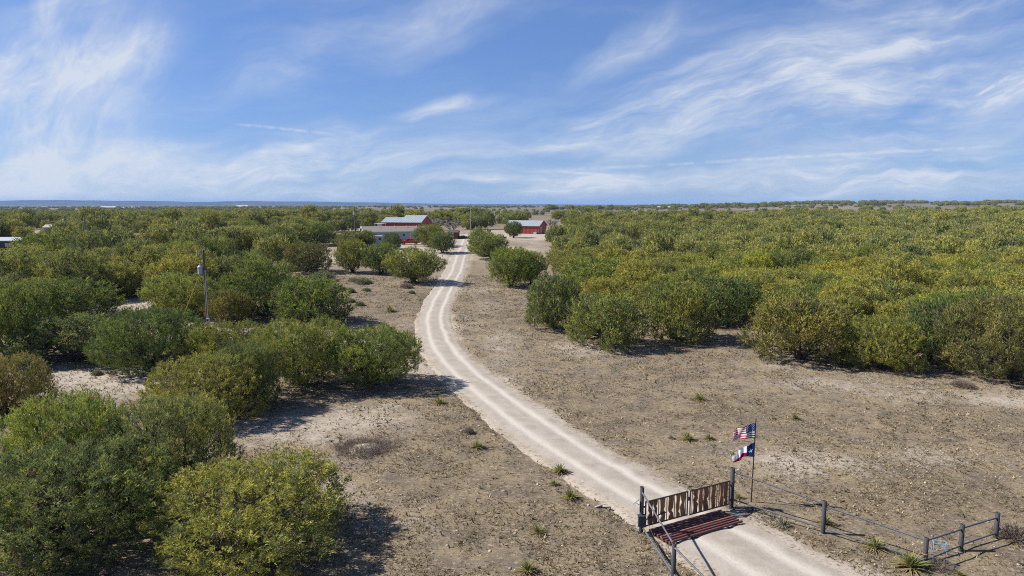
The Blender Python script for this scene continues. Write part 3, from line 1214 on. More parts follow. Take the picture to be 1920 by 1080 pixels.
# thickets
def poly_world(pts):
    out = []
    for p in pts:
        if len(p) == 3:
            out.append((p[0], p[1]))
        else:
            g = G(p[0], p[1])
            out.append((g.x, g.y))
    return np.array(out)


def inside(poly, x, y):
    c = np.zeros(np.shape(x), bool)
    n = len(poly)
    j = n - 1
    for i in range(n):
        xi, yi = poly[i]
        xj, yj = poly[j]
        hit = ((yi > y) != (yj > y)) & (x < (xj - xi) * (y - yi) / (yj - yi + 1e-12) + xi)
        c ^= hit
        j = i
    return c


W = 'w'
RIGHT = poly_world([(1130, 572), (1250, 590), (1400, 585), (1440, 618), (1600, 634), (1760, 640), (1960, 664), (2150, 700),
                    (170, 60, W), (420, 300, W), (420, 390, W), (140, 390, W), (38, 335, W), (34, 262, W), (1000, 462), (1030, 490), (1075, 520)])
LEFT = poly_world([(-330, 700), (-120, 640), (20, 620), (210, 590), (330, 585), (430, 575), (480, 520), (545, 492), (560, 460), (620, 455), (630, 436),
                   (-40, 262, W), (-16, 290, W), (-16, 335, W), (-120, 345, W), (-170, 390, W), (-420, 390, W), (-300, 120, W)])
MIDDLE = np.array([(-40, 268), (-13, 262), (8, 262), (38, 268), (38, 335), (-40, 335)], float)
GAPS = [patch(235, 572, 6, 6, 1), patch(180, 715, 9, 5, 1), patch(368, 622, 3.5, 3.2, 1), patch(5, 478, 13, 24, 1), patch(990, 440, 24, 15, 1),
        patch(1060, 432, 22, 16, 1), patch(1196, 427, 20, 16, 1), patch(252, 462, 5, 7, 1), patch(438, 452, 5, 14, 1), patch(370, 447, 6, 9, 1),
        patch(80, 440, 12, 12, 1), patch(1308, 560, 3, 3, 1), patch(650, 470, 12, 14, 1), patch(780, 452, 34, 26, 1), patch(850, 446, 24, 34, 1),
        patch(18, 466, 12, 10, 1), patch(-5, 505, 11, 18, 1), patch(10, 488, 9, 14, 1), patch(260, 448, 16, 12, 1), patch(480, 444, 14, 12, 1), patch(90, 436, 20, 12, 1), patch(125, 425, 4, 4, 1), patch(1838, 450, 5, 5, 1), patch(1290, 453, 4, 4, 1),
        patch(1762, 456, 3.5, 3.5, 1), patch(1615, 549, 3, 3, 1), patch(494, 459, 4, 4, 1)]
FILL = []


def fill(poly, spacing, zone, prob=1.0, lo=0, hi=1e9):
    x0, y0 = poly.min(0)
    x1, y1 = poly.max(0)
    xs = np.arange(x0, x1, spacing)
    ys = np.arange(y0, y1, spacing * 0.9)
    X, Y = np.meshgrid(xs, ys)
    X = X + (np.arange(len(ys)) % 2)[:, None] * spacing / 2
    X = (X + rng.normal(0, spacing * 0.22, X.shape)).ravel()
    Y = (Y + rng.normal(0, spacing * 0.22, Y.shape)).ravel()
    ok = inside(poly, X, Y) & (rng.random(len(X)) < prob)
    for (a, b, rx, ry, w) in GAPS:
        ok &= ((X - a) / rx) ** 2 + ((Y - b) / ry) ** 2 > 1
    ok &= road_dist(X, Y) > 4.0
    # the thickets open into single trees towards the buildings and far to the left
    pxs = 960 + FPX * X / np.maximum(Y, 1)
    thin = np.where(zone == 'right', 0.55 * (1 - sst(1150, 1450, pxs)) * sst(95, 150, Y), 0.50 * sst(100, 180, Y))
    ok &= rng.random(len(X)) > thin + np.where(zone == 'right', 0.45, 0.9) * (fbm(X * 0.035, Y * 0.028, 15) < 0.40) * sst(80, 110, Y)
    for x, y in zip(X[ok], Y[ok]):
        w = (rng.uniform(4.2, 6.6) if zone == 'right' else rng.uniform(3.6, 7.8)) * (spacing / 4.1) ** 0.6
        bad = False
        for (tx, ty, tr) in TREES[:len(NAMED)]:
            if (tx - x) ** 2 + (ty - y) ** 2 < (0.62 * (tr + w / 2)) ** 2:
                bad = True
                break
        if not bad:
            FILL.append((x, y, w, w * (rng.uniform(0.56, 0.78) if rng.random() < 0.85 else rng.uniform(0.8, 1.0)), zone))


fill(RIGHT, 4.1, 'right')
fill(LEFT, 5.0, 'left', 0.80)
fill(MIDDLE, 5.0, 'middle', 0.85)


def in_view(x, y, m=60):
    px, py = project(x, y, H(x, y) + 2)
    return -m < px < 1920 + m and py < 1080 + m and y > 5


FILL.sort(key=lambda f: (0 if in_view(f[0], f[1]) else 1, f[1]))
N_SINGLE = 298 - len(NAMED)
ZONES = {'right': ('olive juniper packed into the solid thicket that fills the right side', 'junipers of the right thicket'),
         'left': ('olive juniper packed into the mixed thicket around the transformer pole', 'junipers of the left thicket'),
         'middle': ('juniper in the belt behind the red barn and workshop', 'junipers behind the buildings')}
REST = []
for k, (x, y, w, h, zone) in enumerate(FILL):
    tint = [PLAIN, GOLD, GREEN, PLAIN, LIME, BLUE, PLAIN, GOLD][int(rng.integers(0, 8))]
    if zone == 'left':
        tint = [PLAIN, GREEN, GREEN, BLUE, PLAIN, GOLD, GREEN, BLUE][int(rng.integers(0, 8))]
    if zone == 'right':
        tint = tuple(a * b for a, b in zip(tint, (1.06, 1.02, 0.85)))
    if k < N_SINGLE and in_view(x, y):
        juniper(x, y, w, h, 'b' if rng.random() < 0.85 else 'v', ZONES[zone][0], ZONES[zone][1], tint)
    else:
        REST.append((x, y, w, h))

# the woodland too far or too dense to count: one mass
FAR_COL = bpy.data.collections.new('woodland_sources')
for k in range(5):
    cm, lb = make_crown('woodland_crown', 70 + k, 'b' if k < 4 else 'v', 3.0, 4.2, 20, 700, 5, 0.66, 0.42, 5, 0.17, 70)
    if k < 2:
        tm = make_trunk('woodland_trunk', 60 + k, 'b', 3.0, 4.2, lb, 4, False)
    o = bpy.data.objects.new('woodland_source_%d' % k, cm)
    o.color = (1.05, 1.0, 0.9, 1) if k % 2 else (0.95, 1.0, 1.0, 1)
    FAR_COL.objects.link(o)


def scatter_tree():
    ng = bpy.data.node_groups.new('scatter', 'GeometryNodeTree')
    ng.interface.new_socket('Geometry', in_out='INPUT', socket_type='NodeSocketGeometry')
    ng.interface.new_socket('Geometry', in_out='OUTPUT', socket_type='NodeSocketGeometry')
    gi = ng.nodes.new('NodeGroupInput')
    go = ng.nodes.new('NodeGroupOutput')
    ci = ng.nodes.new('GeometryNodeCollectionInfo')
    ci.inputs['Collection'].default_value = FAR_COL
    ci.inputs['Separate Children'].default_value = True
    ci.inputs['Reset Children'].default_value = True
    ip = ng.nodes.new('GeometryNodeInstanceOnPoints')
    ip.inputs['Pick Instance'].default_value = True

    def named(n, dt):
        a = ng.nodes.new('GeometryNodeInputNamedAttribute')
        a.data_type = dt
        a.inputs['Name'].default_value = n
        return a.outputs['Attribute']
    er = ng.nodes.new('FunctionNodeEulerToRotation')
    L = ng.links.new
    L(gi.outputs[0], ip.inputs['Points'])
    L(ci.outputs[0], ip.inputs['Instance'])
    L(named('which', 'INT'), ip.inputs['Instance Index'])
    L(named('turn', 'FLOAT_VECTOR'), er.inputs[0])
    L(er.outputs[0], ip.inputs['Rotation'])
    L(named('size', 'FLOAT_VECTOR'), ip.inputs['Scale'])
    L(ip.outputs[0], go.inputs[0])
    return ng


SCATTER = scatter_tree()


def scatter(name, pts, label, cat):
    """pts: x, y, width, height"""
    pts = np.array(pts)
    n = len(pts)
    me = bpy.data.meshes.new(name)
    me.vertices.add(n)
    z = ground_z(pts[:, 0], pts[:, 1]) - 0.05
    me.vertices.foreach_set('co', np.stack([pts[:, 0], pts[:, 1], z], -1).astype(np.float32).ravel())
    a = me.attributes.new('which', 'INT', 'POINT')
    a.data.foreach_set('value', rng.integers(0, 5, n).astype(np.int32))
    a = me.attributes.new('turn', 'FLOAT_VECTOR', 'POINT')
    t = np.zeros((n, 3), np.float32)
    t[:, 2] = rng.uniform(0, 6.28, n)
    a.data.foreach_set('vector', t.ravel())
    a = me.attributes.new('size', 'FLOAT_VECTOR', 'POINT')
    a.data.foreach_set('vector', np.stack([pts[:, 2] / 6, pts[:, 2] / 6, pts[:, 3] / 4.2], -1).astype(np.float32).ravel())
    o = bpy.data.objects.new(name, me)
    COL.objects.link(o)
    md = o.modifiers.new('scatter', 'NODES')
    md.node_group = SCATTER
    tag(o, label, cat, kind='stuff')
    return o


# beyond 390 m: woodland to the left, thinning scrub and tree lines in the far pastures
FARP = []
nn = 5200
Yf = 392 + rng.random(nn) ** 1.2 * 520
Xf = rng.uniform(-0.95, 0.95, nn) * Yf
dens = fbm(Xf * 0.012, Yf * 0.012, 77, 3)
ratio = Xf / Yf
want = np.where(ratio < -0.28, 0.95 - 0.5 * sst(650, 920, Yf), np.where(ratio > 0.10, 0.9 - 0.85 * sst(400, 470, Yf), 0.10))
ok = rng.random(nn) < want * sst(0.30, 0.48, dens)
for x, y in zip(Xf[ok], Yf[ok]):
    w = rng.uniform(4.5, 7.5)
    FARP.append((x, y, w, w * rng.uniform(0.5, 0.75)))
nn = 9000
Yf = 560 * (3600 / 560.0) ** rng.random(nn)
Xf = rng.uniform(-0.85, 0.85, nn) * Yf
dens = fbm(Xf * 0.004, Yf * 0.0016, 91, 4)
lines = np.exp(-((Yf - 1500 - 0.2 * Xf) / 60) ** 2) + np.exp(-((Yf - 2250 + 0.1 * Xf) / 140) ** 2) + np.exp(-((Yf - 3200) / 260) ** 2)
ratio = Xf / Yf
p = np.clip(0.05 + 0.5 * sst(0.52, 0.66, dens) + lines * sst(0.38, 0.55, dens), 0, 1)
p = np.where((ratio < -0.25), np.clip(p * 1.8 + 0.12, 0, 1), p)
ok = rng.random(nn) < p * np.where(ratio < -0.25, 0.75, 0.42)
for x, y in zip(Xf[ok], Yf[ok]):
    w = rng.uniform(4, 9) * (1 + 0.6 * (y > 1500))
    FARP.append((x, y, w, min(w * rng.uniform(0.4, 0.65), 6)))
for yl, lo, hi, cnt in ((1950, 0.10, 0.85, 620), (1350, 0.02, 0.85, 330), (2700, -0.2, 0.4, 300)):
    u = rng.uniform(lo, hi, cnt * 3)
    ok = rng.random(cnt * 3) < sst(0.40, 0.58, fbm(u * 14, u * 0 + yl, 44, 3))
    for q in u[ok][:cnt]:
        y = yl + rng.normal(0, 35)
        w = rng.uniform(8, 16)
        FARP.append((q * y, y, w, w * rng.uniform(0.42, 0.62)))
scatter('dense_woodland', REST, 'crowded mass of junipers deep inside the thickets', 'woodland')
scatter('far_woodland', FARP, 'far scrub and tree lines across the distant pastures', 'woodland')


# ------------------------------------------------------------------ leafless trees and scrub
def bare_mesh(seed, h, spread, n0=7):
    r = random.Random(seed)
    mb = MB()

    def grow(p, d, L, rad, lev):
        q = p + d * L
        mid = p.lerp(q, 0.5) + Vector((r.gauss(0, 1), r.gauss(0, 1), r.gauss(0, 1))) * L * 0.08
        mb.path([p, mid, q], [rad, rad * 0.8, rad * 0.55], 4 if lev < 2 else 3)
        if lev == 4:
            return
        for k in range(4 if lev < 2 else 3):
            nd = (d + Vector((r.gauss(0, 1), r.gauss(0, 1), r.gauss(0.25, 0.6))) * spread).normalized()
            grow(p.lerp(q, r.uniform(0.5, 1.0)), nd, L * r.uniform(0.5, 0.75), rad * 0.60, lev + 1)
    for k in range(n0):
        a = 2 * pi * k / n0
        grow(Vector((0, 0, -0.1)), Vector((cos(a) * 0.55, sin(a) * 0.55, 1)).normalized(), h * 0.36, 0.10, 1)
    me = mb.mesh('bare_branches')
    me.materials.append(M['bare_bark'])
    return me


BARE = [bare_mesh(3, 4.6, 0.62), bare_mesh(8, 4.6, 0.7)]
for i, (px, py, wpx, label) in enumerate([
        (1838, 446, 60, 'grey leafless tree rising from the thicket near the right edge'),
        (1290, 449, 36, 'small grey leafless tree in the middle of the right thicket'),
        (848, 433, 44, 'grey leafless tree behind the brown shed'),
        (1762, 452, 26, 'grey leafless bush left of the leafless tree near the right edge'),
        (366, 436, 34, 'grey leafless bush in the far left thicket'),
        (225, 452, 30, 'grey leafless bush behind the dark rounded juniper by the grey pole'),
        (494, 455, 36, 'grey leafless bush next to the pale gap in the far left thicket'),
        (1615, 545, 46, 'grey leafless bush among the near junipers of the right thicket'),
        (1035, 425, 28, 'grey leafless tree right of the red workshop'),
        (820, 428, 40, 'grey leafless tree at the gable end of the red barn')]):
    g = G(px, py + 4)
    s = wpx / FPX * g.y / 4.2
    o = link_mesh('bare_tree', BARE[i % 2], None)
    o.location = (g.x, g.y, g.z)
    o.rotation_euler = (0, 0, i * 1.3)
    o.scale = (s, s, min(s * 1.0, 1.75))
    tag(o, label, 'tree', 'leafless trees')


# ------------------------------------------------------------------ gate, cattle guard and pipe fence
GV = (GP2 - GP1)
GV.z = 0
GLEN = GV.length
GDIR = GV.normalized()
GANG = atan2(GDIR.y, GDIR.x)
GN = Vector((GDIR.y, -GDIR.x, 0))       # towards the camera


def gz(p):
    return float(ground_z(p[0], p[1]))


def onground(px, py):
    g = G(px, py)
    return Vector((g.x, g.y, gz(g)))


def plank(r, w, h, th=0.045):
    """live edge board: both long edges wander"""
    n = 9
    lft, rgt = [], []
    a = r.uniform(0, 6)
    b = r.uniform(0, 6)
    for i in range(n):
        z = h * i / (n - 1)
        lft.append((-w / 2 + w * 0.13 * sin(a + i * 1.1) * r.uniform(0.4, 1.0), z))
        rgt.append((w / 2 + w * 0.13 * sin(b + i * 0.9) * r.uniform(0.4, 1.0), z))
    for side_ in (lft, rgt):
        if r.random() < 0.6:
            k = r.randint(2, 6)
            side_[k] = (side_[k][0] * r.uniform(0.25, 0.5), side_[k][1])
    mb = MB()
    vs = []
    for y in (-th / 2, th / 2):
        for i in range(n):
            vs.append((lft[i][0], y, lft[i][1]))
            vs.append((rgt[i][0], y, rgt[i][1]))
    fs = []
    m = 2 * n
    for i in range(n - 1):
        q = 2 * i
        fs.append((q, q + 1, q + 3, q + 2))
        fs.append((m + q, m + q + 2, m + q + 3, m + q + 1))
        fs.append((q, q + 2, m + q + 2, m + q))
        fs.append((q + 1, m + q + 1, m + q + 3, q + 3))
    fs.append((0, m, m + 1, 1))
    fs.append((m - 2, m - 1, 2 * m - 1, 2 * m - 2))
    mb.add(vs, fs)
    return mb


def gate_leaf(origin, sgn, length, z0, z1, widths, label, seed):
    """leaf in its own axes: x runs from the hinge to the latch"""
    r = random.Random(seed)
    rz = GANG if sgn > 0 else GANG + pi
    o = empty('ranch_gate', origin, rz)
    tag(o, label, 'gate', 'leaves of the double gate')
    t = 0.032
    MB().tube((0, 0, z1), (length, 0, z1), t).build('top_rail', M['steel_dark'], o)
    MB().tube((0, 0, z0), (length, 0, z0), t).build('bottom_rail', M['steel_dark'], o)
    for x in (0, length):
        MB().tube((x, 0, z0 - 0.03), (x, 0, z1 + 0.03), t).build('stile', M['steel_dark'], o)
    x = 0.09
    scale = (length - 0.18) / sum(a + b for a, b in widths)
    for gap, w in widths:
        gap *= scale
        w *= scale
        x += gap
        if w < 0.08:
            MB().tube((x + w / 2, 0, z0), (x + w / 2, 0, z1), 0.018, n=8).build('bar', M['steel_dark'], o)
        else:
            p = plank(r, w, z1 - z0 - 0.05).build('plank', PLANKS[r.randint(0, 2)], o, (x + w / 2, 0, z0 + 0.025))
        x += w
    for z in (z0 + 0.2, z1 - 0.2):
        MB().box((-0.05, 0, z), (0.14, 0.05, 0.06)).build('hinge', M['steel_dark'], o)
    if sgn > 0:
        MB().box((length + 0.05, -0.02, (z0 + z1) / 2 + .2), (0.09, 0.06, 0.16)).build('latch', M['steel_dark'], o)
    return o


b1 = Vector((GP1.x, GP1.y, gz(GP1)))
b2 = Vector((GP2.x, GP2.y, gz(GP2)))
WL = [(.03, .20), (.05, .17), (.05, .05), (.05, .22), (.07, .05), (.05, .23), (.04, .05), (.05, .17), (.05, .20), (.03, .0)]
WR = [(.03, .19), (.03, .17), (.03, .05), (.06, .05), (.07, .20), (.07, .05), (.05, .23), (.06, .19), (.06, .22), (.04, 0)]
WL = [(a, max(b, 0.03)) for a, b in WL]
WR = [(a, max(b, 0.03)) for a, b in WR]
gate_leaf(b1 + GDIR * 0.20 + GN * 0.02, 1, GLEN * 0.5 - 0.28, 0.22, 1.28, WL, 'gate leaf of live edge planks hinged on the post with the solar panel', 4)
gate_leaf(b2 - GDIR * 0.18 + GN * 0.02, -1, GLEN * 0.5 - 0.26, 0.20, 1.28, WR, 'gate leaf of live edge planks hinged on the post beside the flags', 5)

# cattle guard: pipes lying across the track in front of the gate
cg = empty('cattle_guard', (b1 + GDIR * 0.35 + GN * 0.10) + Vector((0, 0, 0)), GANG)
tag(cg, 'rusty red pipe cattle guard lying in the track below the gate', 'cattle guard')
CGL, CGW, CGN = GLEN - 1.25, 1.35, 8
cz = 0.055
MB().box((CGL / 2, -CGW / 2, cz - 0.10), (CGL + .1, CGW + 0.12, 0.06)).build('pit_bed', M['pit'], cg)
for k in range(CGN):
    y = -0.08 - (CGW - 0.16) * k / (CGN - 1)
    sh = 0.05 * sin(k * 2.1)
    MB().tube((-0.05 + sh, y, cz + 0.02), (CGL + 0.1 + sh, y, cz + 0.02), 0.052, n=10).build('pipe', M['rust_pale'] if k in (0, 4, 8) else M['rust_pipe'], cg)
for x in (0.2, CGL / 2, CGL - 0.2):
    MB().box((x, -CGW / 2, cz - 0.058), (0.10, CGW, 0.05)).build('bearer', M['rust_pipe'], cg)


def fence_post(o, p, h, r):
    return MB().hollow_post(p, h, r).build('post', M['steel_pipe'], o)


# fence on the control box side
lf = empty('pipe_fence', b1)
tag(lf, 'steel pipe fence with solar panel and control box coming towards the camera', 'fence')
P2 = onground(1262, 1094)
h2 = Zat(1018, P2.y) - P2.z
P3 = P2 + Vector((0.75, -3.0, 0))
P3.z = gz(P3)
P4 = P3 + Vector((2.2, -2.6, 0))
P4.z = gz(P4)
wm = Matrix.Translation(-b1)
rel = lambda v: Vector(v) - b1
h1 = Zat(913, b1.y) - b1.z
fence_post(lf, rel(b1), h1, 0.088)
for p in (P2, P3, P4):
    fence_post(lf, rel(p), h2, 0.085)
for a, b, za, zb in ((b1, P2, h1 - 0.22, h2 - 0.08), (b1, P2, 0.28, 0.36), (P2, P3, h2 - 0.16, h2 - 0.16), (P2, P3, .36, .36), (P3, P4, h2 - .16, h2 - .16), (P3, P4, .36, .36)):
    MB().tube(rel(a) + Vector((0, 0, za)), rel(b) + Vector((0, 0, zb)), 0.036).build('rail', M['rail_steel'], lf)
MB().tube(rel(b1) + Vector((0.1, -.05, .75)), rel(P2) + Vector((0, 0.05, 0.15)), 0.008, n=5).build('brace_wire', M['wire'], lf)
bx = MB().box((-0.02, -0.17, 0.55), (0.30, 0.18, 0.46)).build('control_box', M['box_dark'], lf, bevel=0.02)
MB().box((-0.02, -0.175, 0.80), (0.34, 0.23, 0.03)).build('lid', M['box_dark'], bx)
Rp = Matrix.Rotation(radians(-25), 3, 'Z') @ Matrix.Rotation(radians(-48), 3, 'Y')
sp_ = MB().box((-0.26, -0.02, 1.30), (0.36, 0.26, 0.025), M=Rp).build('solar_panel', M['white_metal'], lf)
off = Rp @ Vector((0, 0, 0.016))
MB().box((-0.26 + off.x, -0.02 + off.y, 1.30 + off.z), (0.31, 0.21, 0.006), M=Rp).build('solar_cell', M['panel_cell'], sp_)
MB().tube((-0.06, 0, 1.16), (-0.22, -0.02, 1.27), 0.014, n=6).build('panel_arm', M['wire'], lf)
MB().tube((0.10, -0.16, 0.60), Vector((0, 0, 0.62)) + GDIR * 1.25 + GN * 0.06, 0.026, n=8).build('actuator', M['black_trim_and_shade'], lf)

# fence on the flag side
rf = empty('pipe_fence', b2)
tag(rf, 'steel pipe fence with tied orange strap that turns back beside the yuccas', 'fence')
rel = lambda v: Vector(v) - b2
PR = [b2]
HR = [Zat(877, b2.y) - b2.z]
for px, top, bot in ((1543, 939, 998), (1734, 1008, 1056), (1801, 983, 1032), (1867, 961, 1008)):
    g = onground(px, bot)
    PR.append(g)
    HR.append(Zat(top, g.y) - g.z)
for p, h, r in zip(PR, HR, (.10, .085, .082, .082, .088)):
    fence_post(rf, rel(p), h, r)
RT = [(Zat(884, PR[0].y) - b2.z, HR[1] - 0.14), (HR[1] - 0.22, HR[2] - 0.12), (HR[2] - 0.12, HR[3] - 0.20), (HR[3] - 0.16, HR[4] - 0.22)]
RB = [(0.38, 0.22), (0.22, 0.10), (0.10, 0.24), (0.26, 0.22)]
for k in range(4):
    for za, zb in (RT[k], RB[k]):
        MB().tube(rel(PR[k]) + Vector((0, 0, za)), rel(PR[k + 1]) + Vector((0, 0, zb)), 0.034).build('rail', M['rail_steel'], rf)
st = rel(PR[2]) + Vector((0, 0, 0.36))
mb = MB()
ring = [st + Vector((cos(t) * 0.092, sin(t) * 0.092, 0.01 * sin(3 * t))) for t in np.linspace(0, 2 * pi, 13)]
for a, b in zip(ring[:-1], ring[1:]):
    mb.tube(a, b, 0.014, n=5, cap=False)
mb.tube(st + Vector((-.09, -.03, 0)), st + Vector((-.38, -.02, .05)), 0.010, n=5)
mb.build('strap', M['orange_strap'], rf)
MB().box(rel(b2) + Vector((0.02, -0.11, HR[0] - 0.62)), (0.10, 0.06, 0.12)).build('hinge_plate', M['steel_dark'], rf)

# light blue tube stand behind the corner post
g = onground(1750, 1036)
bs = empty('tube_stand', g, radians(-22))
tag(bs, 'small light blue tubular steel stand behind the corner fence post', 'stand')
w_, d_, t_ = 0.46, 0.30, 0.40
for sx in (0, w_):
    for sy in (0, d_):
        MB().tube((sx, sy, 0), (sx, sy, t_), 0.016, n=6).build('leg', M['blue_frame'], bs)
for a, b in (((0, 0), (w_, 0)), ((0, d_), (w_, d_)), ((0, 0), (0, d_)), ((w_, 0), (w_, d_))):
    MB().tube((*a, t_), (*b, t_), 0.016, n=6).build('top_bar', M['blue_frame'], bs)
MB().tube((0, 0, 0.17), (w_, 0, 0.17), 0.013, n=6).build('stretcher', M['blue_frame'], bs)
MB().tube((0, d_, 0.17), (w_, d_, 0.17), 0.013, n=6).build('stretcher', M['blue_frame'], bs)

# ------------------------------------------------------------------ flags
fp = onground(1408, 943)
fph = Zat(786, fp.y) - fp.z
fo = empty('flag_pole', fp)
tag(fo, 'thin brown flag pole standing behind the pipe fence', 'flag pole')
MB().tube((0, 0, -0.2), (0.06, 0, fph), 0.030, 0.024, n=10).build('shaft', M['flag_pole'], fo)
MB().tube((0.06, 0, fph), (0.06, 0, fph + 0.03), 0.034, 0.02, n=10).build('cap', M['flag_pole'], fo)
cl = MB()
for z in (fph - 0.20, fph - 0.86, fph - 1.12, fph - 1.72):
    cl.tube((0.05 - .06, 0, z), (0.05 + .02, 0, z), 0.034, n=6)
cl.build('clip', M['wire'], fo)

FR, FW, FB = (0.46, 0.014, 0.05), (0.80, 0.80, 0.82), (0.020, 0.045, 0.20)


def star5(dx, dy, R):
    r_ = np.hypot(dx, dy)
    th = np.mod(np.arctan2(dx, dy), 2 * pi / 5)
    th = np.minimum(th, 2 * pi / 5 - th)
    k = 0.382
    # edge between tip and notch
    ax, ay = 1.0, 0.0
    bx_, by_ = k * cos(pi / 5), k * sin(pi / 5)
    x = r_ / R * np.cos(th)
    y = r_ / R * np.sin(th)
    return (x - ax) * (by_ - ay) - (y - ay) * (bx_ - ax) < 0


def us_design(s, t):
    c = np.where((np.floor(t * 13) % 2 == 0)[..., None], FR, FW)
    canton = (s < 0.4) & (t < 7 / 13)
    c = np.where(canton[..., None], FB, c)
    for row in range(9):
        for k in range(6 if row % 2 == 0 else 5):
            sx = 0.4 * ((k * 2 + 1 + (row % 2)) / 12)
            sy = 7 / 13 * (row + 1) / 10
            hit = star5((s - sx) * 1.55, -(t - sy), 0.027) & canton
            c = np.where(hit[..., None], FW, c)
    return c


def tx_design(s, t):
    c = np.where((t < 0.5)[..., None], FW, (0.40, 0.010, 0.036))
    c = np.where((s < 1 / 3)[..., None], FB, c)
    hit = star5((s - 1 / 6) * 1.5, -(t - 0.5), 0.20)
    return np.where(hit[..., None], FW, c)


def flag(name, ztop, hoist, fly, droop, gather, fn, label, ph):
    ns, nt = 150, 104
    S, T = np.meshgrid(np.linspace(0, 1, ns + 1), np.linspace(0, 1, nt + 1))
    xx = -fly * (S * 0.95 - 0.04 * np.sin(S * 7 + ph) * S) - 0.10 * T * S * (1 if ph < 2 else -1.2)
    yy_ = 0.50 * fly * S + (0.075 * np.sin(S * 9.5 + T * 1.6 + ph) + 0.03 * np.sin(S * 19 - T * 3)) * np.minimum(S * 2.2, 1)
    zz = -hoist * (np.minimum(T, 0.55) + np.maximum(T - 0.55, 0) * (1 - np.minimum(gather * 2.2, 0.85) * np.minimum(S * 1.6, 1))) * (1 - gather * S) - droop * S ** 1.25 + 0.02 * np.sin(S * 9 + ph) * S
    V = np.stack([xx, yy_, zz], -1).reshape(-1, 3)
    i = np.arange(nt)[:, None] * (ns + 1) + np.arange(ns)[None]
    F = np.stack([i, i + 1, i + ns + 2, i + ns + 1], -1).reshape(-1, 4)
    me = tri_mesh(name, V, F, smooth=True)
    sc = (np.arange(ns) + 0.5) / ns
    tcn = (np.arange(nt) + 0.5) / nt
    SS, TT = np.meshgrid(sc, tcn)
    C = fn(SS, TT).reshape(-1, 3)
    at = me.attributes.new('tuft', 'FLOAT_COLOR', 'FACE')
    c4 = np.ones((len(C), 4), np.float32)
    c4[:, :3] = C
    at.data.foreach_set('color', c4.ravel())
    o = link_mesh(name, me, M['cloth'])
    o.location = fp + Vector((0.02, -0.03, ztop))
    so = o.modifiers.new('thick', 'SOLIDIFY')
    so.thickness = 0.004
    tag(o, label, 'flag')
    return o


flag('stars_and_stripes_flag', fph - 0.18, 0.72, 0.90, 0.52, 0.15, us_design, 'stars and stripes flag at the top of the pole', 0.6)
flag('lone_star_flag', fph - 1.10, 0.68, 0.90, 0.80, 0.30, tx_design, 'lone star flag of blue white and red below the other flag', 2.4)

# ------------------------------------------------------------------ utility poles
def insulator(mb, p, s=1.0):
    p = Vector(p)
    mb.tube(p, p + Vector((0, 0, 0.10 * s)), 0.05 * s, 0.06 * s, n=8)
    mb.tube(p + Vector((0, 0, 0.10 * s)), p + Vector((0, 0, 0.18 * s)), 0.035 * s, n=8)
    mb.tube(p + Vector((0, 0, 0.18 * s)), p + Vector((0, 0, 0.26 * s)), 0.055 * s, 0.04 * s, n=8)


def transformer(o, x, y, z, s=1.0):
    t = MB().tube((x, y, z), (x, y, z + 0.80 * s), 0.25 * s, n=18).tube((x, y, z + 0.80 * s), (x, y, z + 0.90 * s), 0.25 * s, 0.15 * s, n=18)
    t = t.build('transformer', M['grey_metal'], o)
    mb = MB()
    insulator(mb, (x, y, z + 0.88 * s), 1.25 * s)
    mb.build('bushing', M['ceramic'], t)
    MB().tube((x, y, z + 0.66 * s), (x, y, z + 0.70 * s), 0.265 * s, n=18).build('band', M['grey_metal'], t)
    MB().box((x * 0.5, y, z + 0.55 * s), (abs(x), 0.08, 0.08)).build('bracket', M['wire'], o)


def utility_pole(px, top, y, base_py, mat, r, label, tr=None, lean=0.0):
    if base_py:
        g = onground(px, base_py)
    else:
        x = (px - 960) / FPX * y
        g = Vector((x, y, gz((x, y))))
    h = Zat(top, g.y) - g.z
    o = empty('utility_pole', g)
    tag(o, label, 'utility pole')
    MB().tube((0, 0, -0.3), (lean, 0, h), r * 1.15, r * 0.8, n=12).build('pole', M[mat], o)
    if tr:
        transformer(o, -0.42, -0.05, h - tr, 1.1)
        mb = MB()
        insulator(mb, (-0.5, 0, h - 0.35), 1.5)
        mb.tube((0, 0, h - 0.45), (-0.55, 0, h - 0.35), 0.04, n=6)
        mb.build('cutout', M['ceramic'], o)
    mb = MB()
    insulator(mb, (lean, 0, h), 1.0)
    mb.build('top_insulator', M['ceramic'], o)
    return o, g, h


g = onground(391, 622)
hp = Zat(468, g.y) - g.z
up = empty('utility_pole', g)
tag(up, 'wooden utility pole with grey transformer, conduit and guy wire in the left thicket', 'utility pole')
MB().tube((0, 0, -0.3), (-0.10, 0, hp), 0.155, 0.10, n=14).build('pole', M['pole_wood'], up)
MB().tube((-0.10, 0, hp), (-0.10, 0, hp + 0.03), 0.11, n=12).build('cap', M['conduit'], up)
transformer(up, -0.47, -0.10, hp - 2.55, 0.98)
mb = MB()
insulator(mb, (-0.72, -0.05, hp - 0.55), 1.7)
insulator(mb, (-0.10, -0.12, hp - 0.16), 1.0)
mb.build('insulator', M['ceramic'], up)
MB().path([(-0.1, 0, hp - 0.62), (-0.35, -0.02, hp - 0.45), (-0.70, -0.05, hp - 0.50)], [0.035] * 3, 6).build('bracket', M['ceramic'], up)
MB().tube((-0.75, -.05, hp - 0.65), (-0.70, -.05, hp - 0.05), 0.05, n=8).build('cutout', M['white_metal'], up)
MB().path([(-0.70, -.05, hp - .6), (-0.30, -.1, hp - 1.1), (-0.47, -.1, hp - 1.4)], [0.012] * 3, 5).build('jumper', M['wire'], up)
MB().tube((0.12, -0.16, 1.15), (0.03, -0.13, hp - 2.30), 0.055, n=10).build('conduit', M['conduit'], up)
MB().tube((0.03, -0.13, hp - 2.30), (0.03, -0.13, hp - 2.15), 0.075, n=10).build('weatherhead', M['conduit'], up)
